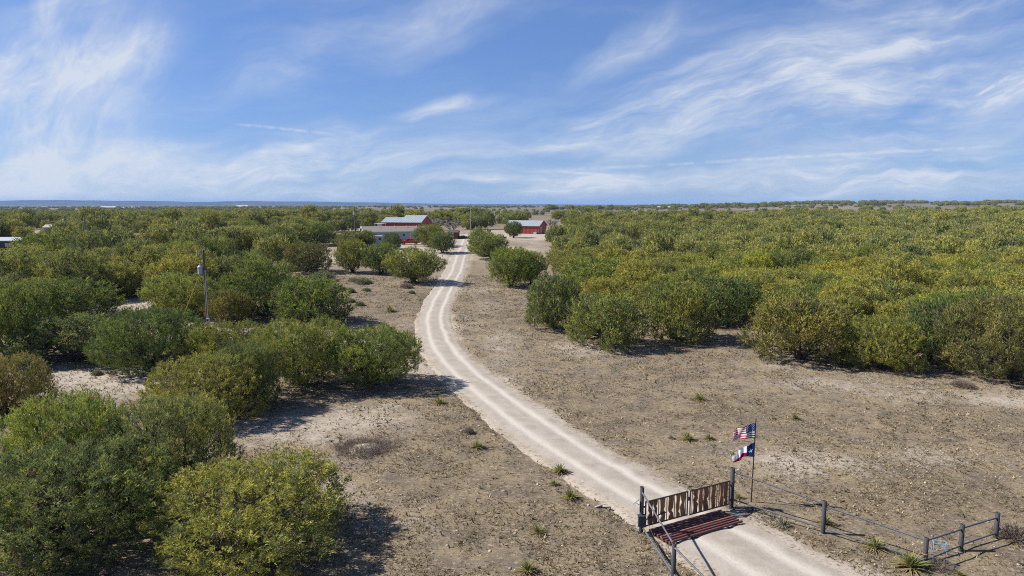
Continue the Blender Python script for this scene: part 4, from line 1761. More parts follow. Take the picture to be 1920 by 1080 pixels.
m1 = MB().box((0.12, -0.24, 1.22), (0.36, 0.18, 0.50)).build('meter_box', M['grey_metal'], up)
MB().tube((0.12, -0.33, 1.28), (0.12, -0.40, 1.28), 0.09, n=14).build('meter_dial', M['glass'], m1)
MB().tube((0.12, -0.20, 0.05), (0.12, -0.20, 0.97), 0.05, n=8).build('lower_conduit', M['black_trim_and_shade'], up)
MB().box((0.12, -0.22, 0.75), (0.26, 0.14, 0.34)).build('breaker_box', M['conduit'], up)
ga = onground(334, 616) - g
gt = Vector((-0.42, -0.05, hp - 2.35))
MB().tube(gt, ga, 0.014, n=6).build('guy_wire', M['wire'], up)
MB().tube(gt.lerp(ga, 0.03), gt.lerp(ga, 0.75), 0.055, n=8).build('guy_guard', M['yellow_guard'], up)

utility_pole(163, 408, 0, 480, 'pole_pale', 0.16, 'plain grey utility pole standing left of the dark rounded juniper')
utility_pole(126, 405, 212, 0, 'pole_wood', 0.14, 'far utility pole with transformer near the left edge', tr=1.9)
utility_pole(668, 388, 207, 0, 'pole_wood', 0.17, 'dark utility pole with transformer behind the end of the blue grey house', tr=2.4, lean=-0.4)
utility_pole(735, 385, 330, 0, 'pole_wood', 0.21, 'far dark utility pole rising behind the red barn roof')
utility_pole(883, 382, 252, 0, 'pole_pale', 0.17, 'tall pale utility pole at the far end of the track')
utility_pole(597, 391, 320, 0, 'pole_wood', 0.15, 'faint far utility pole in the woodland left of the blue grey house')


# ------------------------------------------------------------------ buildings
def prism_x(mb, poly, x0, x1):
    """polygon in y,z extruded along x"""
    n = len(poly)
    vs = [(x0, y, z) for y, z in poly] + [(x1, y, z) for y, z in poly]
    fs = [(i, (i + 1) % n, n + (i + 1) % n, n + i) for i in range(n)]
    fs += [tuple(range(n))[::-1], tuple(range(n, 2 * n))]
    return mb.add(vs, fs)


def gable_roof(o, x0, x1, d, wh, rh, mat, over=0.3, th=0.12, ribs=0.0, y0=0.0):
    sl = rh / (d / 2)
    for sgn in (0, 1):
        e = -over if sgn == 0 else d + over
        ez = wh - over * sl
        poly = [(y0 + e, ez), (y0 + d / 2, wh + rh), (y0 + d / 2, wh + rh + th), (y0 + e, ez + th)]
        if sgn:
            poly = poly[::-1]
        mb = prism_x(MB(), poly, x0 - over, x1 + over)
        p = mb.build('roof_slope', M[mat], o)
        if ribs:
            r_ = MB()
            x = x0 - over + 0.1
            while x < x1 + over:
                a = Vector((x, y0 + e, ez + th + 0.015))
                b = Vector((x, y0 + d / 2, wh + rh + th + 0.015))
                r_.tube(a, b, 0.03, n=4)
                x += ribs
            r_.build('roof_rib', M[mat], p)


def opening(o, name, x, z, w, h, y=-0.01, glass='glass', frame='white_trim', sill=True):
    f = MB().box((x, y - 0.02, z), (w + 0.2, 0.06, h + 0.2)).build(name, M[frame], o)
    MB().box((x, y - 0.06, z), (w, 0.03, h)).build('pane' if name == 'window' else 'leaf', M[glass], f)
    return f


# blue grey mobile home
hl = G(684, 456)
home = empty('house', (hl.x, hl.y, gz(hl)), radians(20))
tag(home, 'long blue grey mobile home with brown roof behind the red truck', 'house')
HL, HD, HW = 19.5, 8.0, 3.15
prism_x(MB(), [(0, 0.6), (HD, 0.6), (HD, HW), (HD / 2, HW + 1.25), (0, HW)], 0, HL).build('wall', M['home_wall'], home)
prism_x(MB(), [(0.05, -0.3), (HD - .05, -0.3), (HD - .05, 0.6), (0.05, 0.6)], 0.05, HL - .05).build('skirting', M['home_skirt'], home)
for k in range(11):
    z = 0.72 + k * 0.22
    MB().box((HL / 2, -0.012, z), (HL, 0.03, 0.19), M=Matrix.Rotation(radians(-3), 3, 'X')).build('siding_board', M['home_wall'], home)
gable_roof(home, 0, HL, HD, HW, 1.35, 'shingle', 0.35)
opening(home, 'window', 6.9, 1.85, 2.1, 1.5, -0.05)
opening(home, 'window', 11.2, 2.2, 0.7, 0.6, -0.05)
opening(home, 'window', 3.0, 1.95, 0.9, 1.1, -0.05)
opening(home, 'window', 16.5, 1.95, 1.2, 1.1, -0.05)
opening(home, 'door', 13.4, 1.7, 0.95, 2.05, -0.05, 'white_trim')
MB().box((13.4, -0.7, 0.35), (1.8, 1.3, 0.7)).build('step', M['concrete'], home)
for sgn in (0, 1):
    a = Vector((-0.38, -0.35 if sgn == 0 else HD + 0.35, HW - 0.10))
    b = Vector((-0.38, HD / 2, HW + 1.36))
    mb = MB()
    mb.add([a, b, b + Vector((0, 0, .26)), a + Vector((0, 0, .26)), a + Vector((-.05, 0, 0)), b + Vector((-.05, 0, 0)), b + Vector((-.05, 0, .26)), a + Vector((-.05, 0, .26))],
           [(0, 1, 2, 3), (4, 7, 6, 5), (0, 4, 5, 1), (3, 2, 6, 7), (0, 3, 7, 4), (1, 5, 6, 2)])
    mb.build('barge_board', M['white_trim'], home)
MB().box((-0.03, HD / 2, 2.2), (0.06, 1.2, 1.3)).build('window', M['white_trim'], home)
MB().box((HL / 2, -0.37, HW - 0.17), (HL + .7, 0.04, 0.14)).build('fascia', M['white_trim'], home)
for x, y, r_ in ((4.6, 2.6, .07), (9.2, 3.2, .06), (12.6, 3.0, .09), (15.6, 3.1, .06), (7.4, 1.8, .05), (14.2, 1.6, .05)):
    z = HW + 1.35 * y / (HD / 2)
    MB().tube((x, y, z), (x, y, z + 0.55), r_ * 1.3, n=8).build('vent_pipe', M['white_trim'], home)

# white flat roofed shed at the near end of the home
g = G(708, 458)
ws = empty('storage_shed', (g.x - 1.5, g.y - 1.0, gz(g)), radians(14))
tag(ws, 'white flat roofed storage shed at the near end of the blue grey house', 'shed')
MB().box((1.5, 1.1, 1.0), (3.0, 2.2, 2.3)).build('wall', M['grey_metal'], ws)
MB().box((1.5, 1.1, 2.21), (3.3, 2.5, 0.12)).build('roof', M['white_trim'], ws)
MB().box((0.9, -0.02, 1.0), (0.9, 0.05, 1.9)).build('door', M['white_trim'], ws)
MB().box((2.3, -0.02, 1.45), (0.6, 0.05, 0.6)).build('window', M['glass'], ws)

# red barn with stepped roof
yb = 226.0
bc = AT(789, 430, yb)
BA = radians(-15)
BL, BD = 13.9, 9.6
bw = 4.05
bl = Vector((bc.x - BL * cos(BA), bc.y - BL * sin(BA), 0))
bl.z = gz(bl) - 0.1
barn = empty('barn', bl, BA)
tag(barn, 'red metal barn with stepped galvanised roof behind the blue grey house', 'barn')
eav = Zat(417, yb) - bl.z
xs_ = BL * 0.47
prism_x(MB(), [(0, 0), (7.4, 0), (7.4, eav), (3.7, eav + 1.45), (0, eav)], 0, xs_).build('wall', M['red_wall'], barn)
prism_x(MB(), [(0, 0), (BD, 0), (BD, eav), (BD / 2, eav + 2.15), (0, eav)], xs_ + .004, BL).build('wall', M['red_wall'], barn)
rb = MB()
for k in range(28):
    rb.box((0.2 + k * 0.5, -0.02, eav / 2), (0.06, 0.05, eav - .05))
rb.build('wall_rib', M['red_wall'], barn)
gable_roof(barn, 0, xs_ - .3, 7.4, eav, 1.45, 'galv_roof', 0.3, 0.12, 0.6)
gable_roof(barn, xs_ + .3, BL, BD, eav, 2.15, 'galv_roof', 0.32, 0.14, 0.6)
MB().box((BL + 0.02, BD / 2, 1.5), (0.06, 3.4, 3.0)).build('door', M['black_trim_and_shade'], barn)  # black sheet paints the shade inside the open doorway; no door leaf
for sgn in (0, 1):
    a = Vector((BL + .36, -0.3 if sgn == 0 else BD + .3, eav - 0.1))
    b = Vector((BL + .36, BD / 2, eav + 2.16))
    MB().add([a, b, b + Vector((0, 0, .3)), a + Vector((0, 0, .3)), a + Vector((.05, 0, 0)), b + Vector((.05, 0, 0)), b + Vector((.05, 0, .3)), a + Vector((.05, 0, .3))],
             [(0, 3, 2, 1), (4, 5, 6, 7), (0, 1, 5, 4), (3, 7, 6, 2), (0, 4, 7, 3), (1, 2, 6, 5)]).build('barge_board', M['white_trim'], barn)
MB().box((BL - .02, -0.045, eav / 2), (0.16, 0.06, eav)).build('corner_trim', M['red_wall'], barn)
# white carport left of the barn
cp = AT(703, 424, 222.0)
cpo = empty('carport', (cp.x, cp.y, gz(cp)), BA)
tag(cpo, 'small white carport beside the end of the red barn', 'carport')
ch = Zat(419, 222) - gz(cp)
MB().box((1.2, 1.5, ch), (2.9, 3.4, 0.12)).build('roof', M['white_trim'], cpo)
for x in (0, 2.3):
    for y in (0, 3):
        MB().box((x, y, ch / 2), (0.12, 0.12, ch)).build('post', M['white_trim'], cpo)
MB().box((1.6, 0.0, ch - 0.55), (1.6, 0.08, 0.9)).build('side_panel', M['white_trim'], cpo)

# brown garden shed with white door
g = G(849, 448)
gs = empty('garden_shed', (g.x - 1.3, g.y, gz(g)), radians(-8))
tag(gs, 'small brown garden shed with white door near the end of the track', 'shed')
gx = 2.9
prism_x(MB(), [(0, -.1), (2.4, -.1), (2.4, 2.0), (1.2, 2.6), (0, 2.0)], 0, gx).build('wall', M['shed_wall'], gs)
gable_roof(gs, 0, gx, 2.4, 2.0, 0.62, 'shed_roof', 0.15, 0.08)
opening(gs, 'door', 1.05, 1.0, 0.95, 1.9, -0.01, 'white_trim')

# red workshop right of the track
wr = G(1011, 439)
WA = radians(-25)
wl_px = 62 / FPX * wr.y / cos(radians(26))
wo = Vector((wr.x - wl_px * cos(WA), wr.y - wl_px * sin(WA), 0))
wo.z = gz(wr) - 0.1
wk = empty('workshop', wo, WA)
tag(wk, 'red metal workshop with white galvanised roof right of the track', 'workshop')
we = Zat(423.5, wr.y) - wo.z
WD = 6.4
prism_x(MB(), [(0, 0), (WD, 0), (WD, we), (WD / 2, we + 1.55), (0, we)], 0, wl_px).build('wall', M['red_wall'], wk)
rb = MB()
for k in range(int(wl_px / 0.5)):
    rb.box((0.2 + k * 0.5, -0.02, we / 2), (0.06, 0.05, we - .05))
rb.build('wall_rib', M['red_wall'], wk)
gable_roof(wk, 0, wl_px, WD, we, 1.6, 'galv_roof', 0.3, 0.12, 0.6)
MB().box((wl_px + 0.02, 1.6, 1.25), (0.06, 1.3, 2.3)).build('door', M['pale_roof'], wk)
MB().box((wl_px - 1.2, -0.5, 0.4), (1.1, 0.8, 0.8)).build('air_conditioner', M['grey_metal'], wk)
for sgn in (0, 1):
    a = Vector((wl_px + .34, -0.3 if sgn == 0 else WD + .3, we - 0.1))
    b = Vector((wl_px + .34, WD / 2, we + 1.62))
    MB().add([a, b, b + Vector((0, 0, .22)), a + Vector((0, 0, .22)), a + Vector((.05, 0, 0)), b + Vector((.05, 0, 0)), b + Vector((.05, 0, .22)), a + Vector((.05, 0, .22))],
             [(0, 3, 2, 1), (4, 5, 6, 7), (0, 1, 5, 4), (3, 7, 6, 2), (0, 4, 7, 3), (1, 2, 6, 5)]).build('barge_board', M['red_wall'], wk)

# dark teal house cut by the left edge
g = G(34, 471)
th_ = empty('house', (g.x - 9.6, g.y - 0.6, gz(g)), radians(4))
tag(th_, 'dark teal house with pale metal roof cut by the left edge', 'house')
tz = Zat(452, g.y) - gz(g)
prism_x(MB(), [(0, -.2), (5, -.2), (5, tz + .5), (0, tz)], 0, 9.6).build('wall', M['teal_wall'], th_)
prism_x(MB(), [(-.4, tz - .02), (5.3, tz + .58), (5.3, tz + .72), (-.4, tz + .12)], -.3, 9.9).build('roof', M['pale_roof'], th_)
for x in (7.05, 7.95):
    opening(th_, 'window', x, tz * 0.62, 0.62, 0.6, -0.01, 'ceramic')
opening(th_, 'door', 4.2, 1.05, 0.95, 2.0, -0.01, 'white_trim')
g2 = G(4, 462)
rc = empty('canopy', (g2.x - 2.2, g2.y, gz(g2)), 0.1)
tag(rc, 'red canopy beside the dark teal house at the left edge', 'canopy')
rz_ = Zat(447, g2.y) - gz(g2)
prism_x(MB(), [(0, rz_ - .6), (3, rz_ - .6), (1.5, rz_ + .3)], 0, 3).build('cover', M['red_canvas'], rc)
for x in (0.08, 2.92):
    for y in (0.08, 2.92):
        MB().tube((x, y, 0), (x, y, rz_ - .6), 0.03, n=6).build('post', M['white_metal'], rc)


# far farm buildings
def far_barn(px, py, length, depth, wh, rh, wall, roof, label, rz=0.0, wins=4):
    g = G(px, py)
    o = empty('farm_building', (g.x, g.y, gz(g) - 0.2), rz)
    tag(o, label, 'building')
    prism_x(MB(), [(0, 0), (depth, 0), (depth, wh), (depth / 2, wh + rh), (0, wh)], 0, length).build('wall', M[wall], o)
    gable_roof(o, 0, length, depth, wh, rh, roof, 0.3, 0.15)
    for k in range(wins):
        opening(o, 'window', length * (k + 0.5) / wins, wh * 0.55, length / wins * 0.35, wh * 0.3, -0.02)


far_barn(187, 391.5, 44, 15, 4.5, 2.5, 'white_metal', 'white_metal', 'far white long shed nearest the left edge below the blue hills', 0.05)
far_barn(224, 391.8, 52, 14, 4.0, 2.0, 'white_metal', 'white_metal', 'far white long shed beside another one below the blue hills', 0.0)
far_barn(442, 389.6, 40, 16, 5.0, 3.0, 'white_metal', 'white_metal', 'far white shed alone below the blue hills', -0.04)
far_barn(639, 393.5, 7, 7, 2.8, 1.4, 'white_metal', 'galv_roof', 'tiny far house above the woodland near the dark utility pole', 0.1, 2)
far_barn(862, 391.5, 16, 9, 3, 1.6, 'concrete', 'shingle', 'far pale farmhouse behind the tall pale utility pole', 0.1, 3)
far_barn(1660, 379.5, 22, 12, 4, 3, 'red_wall', 'red_wall', 'far red barn on the ridge at the right', 0.1, 2)
far_barn(1230, 391.5, 34, 12, 3.5, 2, 'concrete', 'pale_roof', 'far low pale farm shed beyond the right thicket', 0.0, 4)
far_barn(82, 437, 7.5, 4, 2.2, .8, 'concrete', 'log', 'low tan farm building in a pale gap near the left edge', 0.1, 2)

# ------------------------------------------------------------------ red pickup truck
tp = G(769, 458.2)
tk = empty('pickup_truck', (tp.x, tp.y, gz(tp)), radians(184))
tag(tk, 'red pickup truck parked in front of the blue grey house', 'truck')
body = [(2.62, 0.42), (2.66, 0.72), (2.56, 0.98), (1.25, 1.08), (-0.85, 1.10), (-2.60, 1.12), (-2.64, 0.48), (-2.1, 0.38), (2.1, 0.36)]
MB().prism(body, -0.86, 0.86).build('body', M['truck_paint'], tk, bevel=0.05)
cab = [(1.28, 1.06), (0.62, 1.66), (0.35, 1.72), (-0.72, 1.72), (-0.95, 1.60), (-1.02, 1.06)]
cb_ = MB().prism(cab, -0.72, 0.72).build('cab', M['truck_paint'], tk, bevel=0.04)
for y in (-0.735, 0.735):
    MB().prism([(1.0, 1.12), (0.55, 1.58), (0.06, 1.62), (0.06, 1.12)], y - 0.008, y + 0.008).build('side_window', M['glass'], cb_)
    MB().prism([(-0.06, 1.12), (-0.06, 1.62), (-0.70, 1.62), (-0.88, 1.12)], y - 0.008, y + 0.008).build('side_window', M['glass'], cb_)
ws_ = MB()
ws_.add([(1.275, -0.64, 1.11), (1.275, 0.64, 1.11), (0.68, 0.60, 1.645), (0.68, -0.60, 1.645)], [(0, 1, 2, 3)])
o = ws_.build('windscreen', M['glass'], cb_)
o.modifiers.new('t', 'SOLIDIFY').thickness = 0.03
MB().box((-1.80, 0, 1.115), (1.45, 1.44, 0.03)).build('bed_floor', M['black_trim_and_shade'], tk)
for x in (1.70, -1.62):
    for y in (-0.80, 0.80):
        w = MB().tube((x, y - 0.12, 0.36), (x, y + 0.12, 0.36), 0.36, n=20).build('wheel', M['rubber'], tk)
        s = -1 if y < 0 else 1
        MB().tube((x, y + s * 0.12, 0.36), (x, y + s * 0.135, 0.36), 0.22, n=16).build('rim', M['rim'], w)
    for y in (-0.866, 0.866):
        arc = [(x + 0.46 * cos(t), 0.38 + 0.44 * sin(t)) for t in np.linspace(0, pi, 11)]
        MB().prism(arc, y - 0.004, y + 0.004).build('wheel_well_shade', M['black_trim_and_shade'], tk)  # flat black disc paints the shade of the wheel well, nothing is recessed
MB().box((2.68, 0, 0.52), (0.14, 1.74, 0.22)).build('front_bumper', M['chrome'], tk, bevel=0.03)
MB().box((-2.68, 0, 0.55), (0.12, 1.66, 0.18)).build('rear_bumper', M['chrome'], tk, bevel=0.03)
MB().box((2.63, 0, 0.82), (0.06, 0.9, 0.2)).build('grille', M['black_trim_and_shade'], tk)
for y in (-0.66, 0.66):
    MB().box((2.61, y, 0.82), (0.12, 0.34, 0.2)).build('headlight', M['lamp_glass'], tk)
    MB().box((-2.63, y * 1.2, 0.88), (0.06, 0.14, 0.3)).build('tail_light', M['red_canvas'], tk)
for y in (-0.90, 0.90):
    MB().box((0.85, y, 1.2), (0.12, 0.16, 0.16)).build('side_mirror', M['black_trim_and_shade'], tk)


# ------------------------------------------------------------------ yuccas, scrub, grass, stones
def blades(r, n, L, w, el_lo, el_hi, c0, c1, bend=0.25, spread=0.06):
    """curved pointed leaves from one centre"""
    az = r.uniform(0, 2 * pi, n)
    el = r.uniform(el_lo, el_hi, n)
    ln = L * r.uniform(0.65, 1.1, n)
    d = np.stack([np.cos(az) * np.cos(el), np.sin(az) * np.cos(el), np.sin(el)], -1)
    sd = np.stack([-np.sin(az), np.cos(az), 0 * az], -1)
    p0 = d * spread + r.normal(0, 0.02, (n, 3))
    V = np.empty((n, 7, 3), np.float32)
    for k, (t, f) in enumerate(((0, 1.0), (0.4, 1.0), (0.75, 0.6))):
        c = p0 + d * (ln * t)[:, None] - np.array([0, 0, 1]) * (bend * ln * t * t)[:, None]
        V[:, 2 * k] = c - sd * w * f
        V[:, 2 * k + 1] = c + sd * w * f
    V[:, 6] = p0 + d * ln[:, None] - np.array([0, 0, 1]) * (bend * ln)[:, None]
    V[:, :, 2] = np.maximum(V[:, :, 2], 0.01)
    F = np.array([(0, 1, 3), (0, 3, 2), (2, 3, 5), (2, 5, 4), (4, 5, 6)])
    Fs = (np.arange(n)[:, None, None] * 7 + F[None]).reshape(-1, 3)
    k = r.random(n)[:, None, None]
    C = np.array(c0)[None, None] * (1 - k) + np.array(c1)[None, None] * k
    C = np.repeat(C, 7, 1)
    return V.reshape(-1, 3), Fs, C.reshape(-1, 3)


YUC = []
for k in range(3):
    r = np.random.default_rng(200 + k)
    pal = [((0.15, 0.175, 0.055), (0.32, 0.29, 0.105)), ((0.12, 0.145, 0.055), (0.27, 0.25, 0.10)), ((0.20, 0.22, 0.16), (0.32, 0.32, 0.24))][k]
    V, F, C = blades(r, 95, 0.52, 0.016, 0.15, 1.45, *pal)
    rm = tri_mesh('yucca_rosette', V, F, C, 'tuft')
    rm.materials.append(M['blade'])
    V, F, C = blades(r, 110, 0.46, 0.014, -0.1, 0.35, (0.30, 0.22, 0.12), (0.20, 0.15, 0.09), 0.3)
    sm = tri_mesh('yucca_skirt', V, F, C, 'tuft')
    sm.materials.append(M['blade'])
    YUC.append((rm, sm))
for i, (px, py, wpx, kind, label) in enumerate([
        (1070, 938, 46, 0, 'largest of the three yuccas in line beside the track above the gate'),
        (1040, 912, 28, 1, 'smallest middle yucca of the three in line beside the track'),
        (1050, 886, 40, 1, 'upper yucca of the three in line beside the track'),
        (895, 838, 34, 1, 'yucca beside the pale flat stones left of the track'),
        (823, 757, 32, 0, 'yucca at the tip of the long juniper shadow'),
        (1009, 1000, 38, 1, 'yucca alone in the bare pasture below the three in line'),
        (990, 1072, 52, 0, 'yucca at the bottom edge of the photograph in the bare pasture'),
        (1706, 1064, 74, 0, 'big yucca in front of the corner fence post with the orange strap'),
        (1640, 1028, 52, 0, 'yellow green yucca against the low rail beside the big one'),
        (1548, 982, 40, 1, 'yucca at the foot of the fence post nearest the flags'),
        (1467, 984, 36, 2, 'pale grey yucca on the bank below the fence rail'),
        (1290, 824, 36, 0, 'yucca in the right pasture beyond the gate, larger of a close pair'),
        (1330, 824, 26, 1, 'yucca in the right pasture beyond the gate, smaller of a close pair'),
        (1258, 822, 16, 2, 'tiny grey yucca left of the close pair in the right pasture'),
        (1309, 750, 30, 0, 'yucca alone in the right pasture nearest the thicket'),
        (1490, 783, 24, 1, 'yucca alone above the flags in the right pasture'),
        (731, 584, 30, 1, 'dark yucca in the yard left of the track bend'),
        (1386, 936, 26, 1, 'small yucca tucked behind the gate post below the flags'),
        (1798, 1078, 24, 0, 'small yucca at the bottom edge below the fence corner')]):
    g = onground(px, py)
    s = wpx / FPX * g.y / 0.88
    o = empty('yucca_plant', g, i * 1.1)
    o.scale = (s, s, s * 0.95)
    link_mesh('rosette', YUC[kind][0], None, o)
    link_mesh('dead_skirt', YUC[kind][1], None, o)
    tag(o, label, 'yucca', 'yuccas in the pasture')

# low grey green shrubs of the yard and grey brush
SHR = []
for k, (c0, c1, n) in enumerate((((0.24, 0.25, 0.14), (0.16, 0.18, 0.09), 900), ((0.27, 0.225, 0.18), (0.21, 0.17, 0.14), 1100))):
    r = np.random.default_rng(300 + k)
    d = unit(r.normal(0, 1, (n, 3)))
    d[:, 2] = np.abs(d[:, 2])
    Pn = d * (r.random(n) ** 0.5)[:, None] * np.array([0.5, 0.5, 0.42])
    A = unit(d + np.array([0, 0, 0.5]) + r.normal(0, 0.3, d.shape))
    V = sprigs(r, Pn, A, 0.16 * r.uniform(0.7, 1.4, n), 4, 0.07 if k else 0.13)
    kk = r.random(n)[:, None, None]
    C = np.repeat(np.array(c0)[None, None] * kk + np.array(c1)[None, None] * (1 - kk), 12, 1)
    me = tri_mesh('shrub', V.reshape(-1, 3), np.arange(n * 12).reshape(-1, 3), C.reshape(-1, 3), 'tuft')
    me.materials.append(M['blade'])
    SHR.append(me)
for i, (px, py, wpx, hf, kind, label) in enumerate([
        (682, 532, 30, .6, 0, 'green shrub in the open yard below the forked juniper'),
        (640, 545, 22, .6, 0, 'low shrub in the yard left of the green one'),
        (657, 549, 18, .8, 0, 'upright shrub in the yard between two low ones'),
        (688, 546, 14, .7, 0, 'tiny shrub in the middle of the yard'),
        (772, 550, 12, .8, 0, 'tiny shrub next to the shaded part of the track'),
        (656, 566, 20, .7, 0, 'shrub in the yard near the round green juniper'),
        (675, 573, 16, .9, 0, 'dark shrub in the yard beside the round green juniper'),
        (604, 525, 44, .6, 0, 'pale green brush at the foot of the dark brown juniper'),
        (664, 528, 22, .6, 1, 'grey brush in the yard left of the green shrub'),
        (625, 528, 18, .6, 1, 'grey brush next to the pale green brush in the yard'),
        (762, 540, 24, .6, 1, 'grey brush under the wide many stemmed juniper'),
        (1393, 614, 44, .8, 1, 'grey brush at the shaded notch of the right thicket'),
        (1905, 1010, 80, .55, 1, 'grey brush beyond the last fence post at the right edge'),
        (1806, 724, 40, .5, 1, 'low grey brush before the rusty juniper at the right edge'),
        (880, 812, 18, 1.1, 1, 'small dry clump above the yucca by the flat stones'),
        (1760, 1062, 56, .35, 1, 'dry brush along the fence between the corner post and the next'),
        (182, 702, 20, .7, 0, 'small bright shrub on the bare patch in the left thicket'),
        (700, 450, 20, .6, 0, 'low shrub beside the white flat roofed shed'),
        (868, 447, 22, .4, 0, 'dark low shrub at the far end of the track')]):
    g = onground(px, py)
    s = wpx / FPX * g.y
    o = link_mesh('low_shrub', SHR[kind], None)
    o.location = g
    o.rotation_euler = (0, 0, i * 0.9)
    o.scale = (s, s, s * hf * 1.2)
    tag(o, label, 'shrub')

# mound of dry brush in the bare pasture
g = onground(682, 842)
mo = empty('brush_mound', g)
tag(mo, 'low mound ringed with dry grey brush in the bare pasture', 'mound')
r = np.random.default_rng(9)
q = np.linspace(0, 1, 10)
a = np.linspace(0, 2 * pi, 33)[:-1]
QQ, AA = np.meshgrid(q, a, indexing='ij')
X = 1.15 * QQ * np.cos(AA) + 0.1
Y = 0.95 * QQ * np.sin(AA)
Z = 0.42 * (1 - QQ ** 2) * (0.7 + 0.6 * fbm(X * 2 + 9, Y * 2 + 9, 4)) - 0.08
i = np.arange(9)[:, None] * 32 + np.arange(32)[None]
j = np.arange(9)[:, None] * 32 + (np.arange(32)[None] + 1) % 32
F = np.stack([i, i + 32, j + 32, j], -1).reshape(-1, 4)
cc = np.stack([0.9 + 0 * X, 0 * X, 0 * X], -1).reshape(-1, 3)
link_mesh('soil', tri_mesh('mound_soil', np.stack([X, Y, Z], -1).reshape(-1, 3), F, cc, 'cover', True), M['ground'], mo)
n = 1500
az = r.uniform(0, 2 * pi, n)
qr = np.clip(r.normal(0.86, 0.32, n), 0.1, 1.5)
Pn = np.stack([1.2 * qr * np.cos(az), 0.95 * qr * np.sin(az), 0.02 + 0.30 * r.random(n) * np.clip(1.3 - qr, 0.25, 1)], -1)
A = unit(np.stack([np.cos(az) * 0.5, np.sin(az) * 0.5, 0.9 + 0 * az], -1) + r.normal(0, 0.45, (n, 3)))
V = sprigs(r, Pn, A, 0.34 * r.uniform(0.6, 1.4, n), 4, 0.035)
kk = r.random(n)[:, None, None]
C = np.repeat(np.array((0.25, 0.205, 0.165))[None, None] * kk + np.array((0.17, 0.135, 0.11))[None, None] * (1 - kk), 12, 1)
link_mesh('dry_brush', tri_mesh('mound_brush', V.reshape(-1, 3), np.arange(n * 12).reshape(-1, 3), C.reshape(-1, 3), 'tuft'), M['blade'], mo)


# dry grass over the near pasture
def grass():
    r = np.random.default_rng(17)
    n = 420000
    y = 17 + (r.random(n) ** 1.55) * 105
    x = r.uniform(-0.86, 0.86, n) * (y + 3)
    rd = road_dist(x, y)
    clump = fbm(x * 1.1, y * 1.1, 61, 3)
    patchy = fbm(x * 0.22, y * 0.22, 62, 3)
    pale = blobs(PALE, x, y)
    keep = (rd > -0.35 + 0.95 * r.random(n) ** 0.5) & (r.random(n) < sst(0.22, 0.62, clump) * (0.35 + sst(0.3, 0.6, patchy)) * (1 - 0.75 * pale))
    x, y = x[keep], y[keep]
    n = len(x)
    z = ground_z(x, y) - 0.015 + 0.03 * np.exp(-((road_dist(x, y) - 1.1) / 0.5) ** 2) - 0.05 * (1 - sst(-0.2, 0.75, road_dist(x, y)))
    sc = (0.055 + 0.070 * r.random(n)) * (1 + 0.011 * (y - 20)) * np.where(r.random(n) < 0.05, 1.7, 1.0)
    m = 3
    V = np.empty((n, m, 3, 3), np.float32)
    P0 = np.stack([x, y, z], -1)
    for j in range(m):
        az = r.uniform(0, 2 * pi, n)
        el = r.uniform(0.05, 0.95, n)
        d = np.stack([np.cos(az) * np.cos(el), np.sin(az) * np.cos(el), np.sin(el)], -1)
        sd = np.stack([-np.sin(az), np.cos(az), 0 * az], -1) * (sc * 0.19)[:, None]
        b0 = P0 + d * (sc * 0.1)[:, None]
        V[:, j, 0] = b0 - sd
        V[:, j, 1] = b0 + sd
        V[:, j, 2] = b0 + d * (sc * r.uniform(0.7, 1.25, n))[:, None]
    pal = np.array([(0.24, 0.184, 0.104), (0.172, 0.135, 0.083), (0.115, 0.094, 0.065), (0.42, 0.345, 0.215), (0.12, 0.108, 0.05), (0.08, 0.066, 0.05)])
    pr = np.array([0.28, 0.24, 0.18, 0.13, 0.09, 0.08])
    c = pal[r.choice(6, n, p=pr)] * r.uniform(0.8, 1.15, (n, 1))
    C = np.repeat(c[:, None], m * 3, 1).reshape(-1, 3)
    o = link_mesh('dry_grass', tri_mesh('dry_grass', V.reshape(-1, 3), np.arange(n * m * 3).reshape(-1, 3), C, 'tuft'), M['blade'])
    tag(o, 'short dry straw coloured grass tufts over the pasture', 'grass', kind='stuff')


grass()


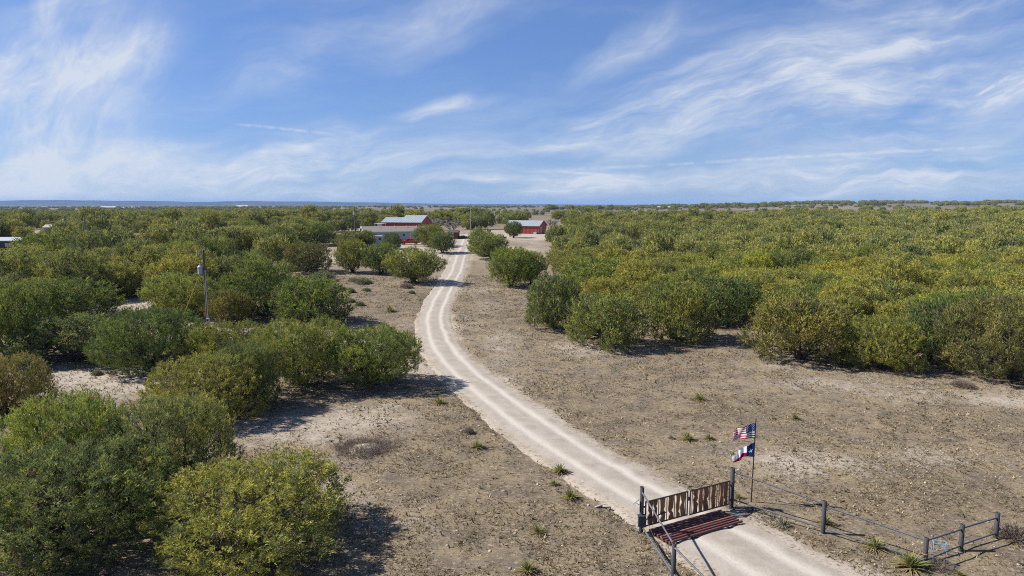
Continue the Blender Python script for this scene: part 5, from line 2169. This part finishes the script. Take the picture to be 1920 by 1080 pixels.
def stones():
    r = np.random.default_rng(23)
    ph = (1 + 5 ** 0.5) / 2
    ico = unit(np.array([(-1, ph, 0), (1, ph, 0), (-1, -ph, 0), (1, -ph, 0), (0, -1, ph), (0, 1, ph), (0, -1, -ph), (0, 1, -ph), (ph, 0, -1), (ph, 0, 1), (-ph, 0, -1), (-ph, 0, 1)], float))
    fc = np.array([(0, 11, 5), (0, 5, 1), (0, 1, 7), (0, 7, 10), (0, 10, 11), (1, 5, 9), (5, 11, 4), (11, 10, 2), (10, 7, 6), (7, 1, 8), (3, 9, 4), (3, 4, 2), (3, 2, 6), (3, 6, 8), (3, 8, 9),
                   (4, 9, 5), (2, 4, 11), (6, 2, 10), (8, 6, 7), (9, 8, 1)])
    n = 16000
    y = 17 + (r.random(n) ** 1.5) * 75
    x = r.uniform(-0.86, 0.86, n) * (y + 3)
    rd = road_dist(x, y)
    pale = np.maximum(blobs(PALE, x, y), 0.9 * np.exp(-np.abs(rd - 0.2) / 0.7))
    keep = (r.random(n) < 0.10 + 0.6 * pale + 0.35 * sst(0.55, 0.75, fbm(x * 0.3, y * 0.3, 71))) & ((rd > -0.25) | (r.random(n) < 0.10))
    x, y, rd = x[keep], y[keep], rd[keep]
    n = len(x)
    s = 0.018 + 0.05 * r.random(n) ** 4
    s = np.where(rd < -0.1, 0.018, s) * (1 + 0.008 * (y - 20))
    z = ground_z(x, y) + s * 0.15 + 0.03 * np.exp(-((rd - 1.1) / 0.5) ** 2) - 0.05 * (1 - sst(-0.2, 0.75, rd))
    V = ico[None] * (1 + 0.25 * r.normal(0, 1, (n, 12, 1)).clip(-1.2, 1.2)) * np.stack([s * r.uniform(0.8, 1.7, n), s * r.uniform(.8, 1.4, n), s * 0.55], -1)[:, None]
    V = V + np.stack([x, y, z], -1)[:, None]
    F = (np.arange(n)[:, None, None] * 12 + fc[None]).reshape(-1, 3)
    c = np.array((0.36, 0.31, 0.24))[None] * r.uniform(0.55, 1.15, (n, 1))
    C = np.repeat(c[:, None], 12, 1).reshape(-1, 3)
    o = link_mesh('gravel', tri_mesh('gravel', V.reshape(-1, 3), F, C, 'tuft'), vcol_mat('loose limestone gravel'))
    tag(o, 'loose pale limestone gravel along the track and on bare patches', 'gravel', kind='stuff')
    # larger flat stones one can pick out
    for i, (px, py, w, lab) in enumerate([(866, 807, 10, 'pale flat limestone slab above the yucca left of the track'),
                                          (926, 815, 9, 'pale limestone slab nearest the track edge right of the yucca'),
                                          (898, 799, 8, 'rough pale limestone lump between two slabs left of the track'),
                                          (1362, 884, 9, 'pale flat stone in the pasture just left of the gate post by the flags')]):
        g = onground(px, py)
        k = w / FPX * g.y / 2
        me = bpy.data.meshes.new('rock')
        rv = ico * (1 + 0.22 * r.normal(0, 1, (12, 1)).clip(-1, 1)) * np.array([k, k * 0.8, k * 0.4])
        me.from_pydata([tuple(v) for v in rv], [], [tuple(int(a) for a in f) for f in fc])
        o = link_mesh('limestone_rock', me, M['rock'])
        o.location = g + Vector((0, 0, k * 0.2))
        sb = o.modifiers.new('s', 'SUBSURF')
        sb.levels = sb.render_levels = 1
        tag(o, lab, 'rock', 'stones beside the track')


stones()
g = onground(1126, 953)
for i, (dx, dy, a, L, lab) in enumerate([(0, 0, 0.3, 0.55, 'bleached stick lying highest of the small heap left of the gate'),
                                         (0.25, -0.08, -0.5, 0.45, 'bleached stick pointing to the gate in the small heap left of it')]):
    c = g + Vector((dx, dy, 0.05))
    v = Vector((cos(a), sin(a), 0.05)) * L / 2
    o = MB().path([c - v, c + Vector((0, 0, .03)), c + v], [0.045, 0.05, 0.03], 7).build('bleached_stick', M['log'])
    tag(o, lab, 'stick', 'bleached sticks by the gate')

# ------------------------------------------------------------------ haze
HZ = bpy.data.materials.new('air')
HZ.use_nodes = True
hz = NT(HZ.node_tree)
hz.n.clear()
ho = hz.node('ShaderNodeOutputMaterial')
pv = hz.node('ShaderNodeVolumePrincipled')
pv.inputs['Color'].default_value = (0.30, 0.52, 0.95, 1)
pv.inputs['Density'].default_value = 5.5e-5
pv.inputs['Anisotropy'].default_value = 0.0
hz.l.new(pv.outputs[0], ho.inputs['Volume'])
hb = MB().box((0, 0, 45), (31000, 30500, 100)).build('haze', HZ)
tag(hb, 'thin blue haze over the far hills', 'haze', kind='stuff')
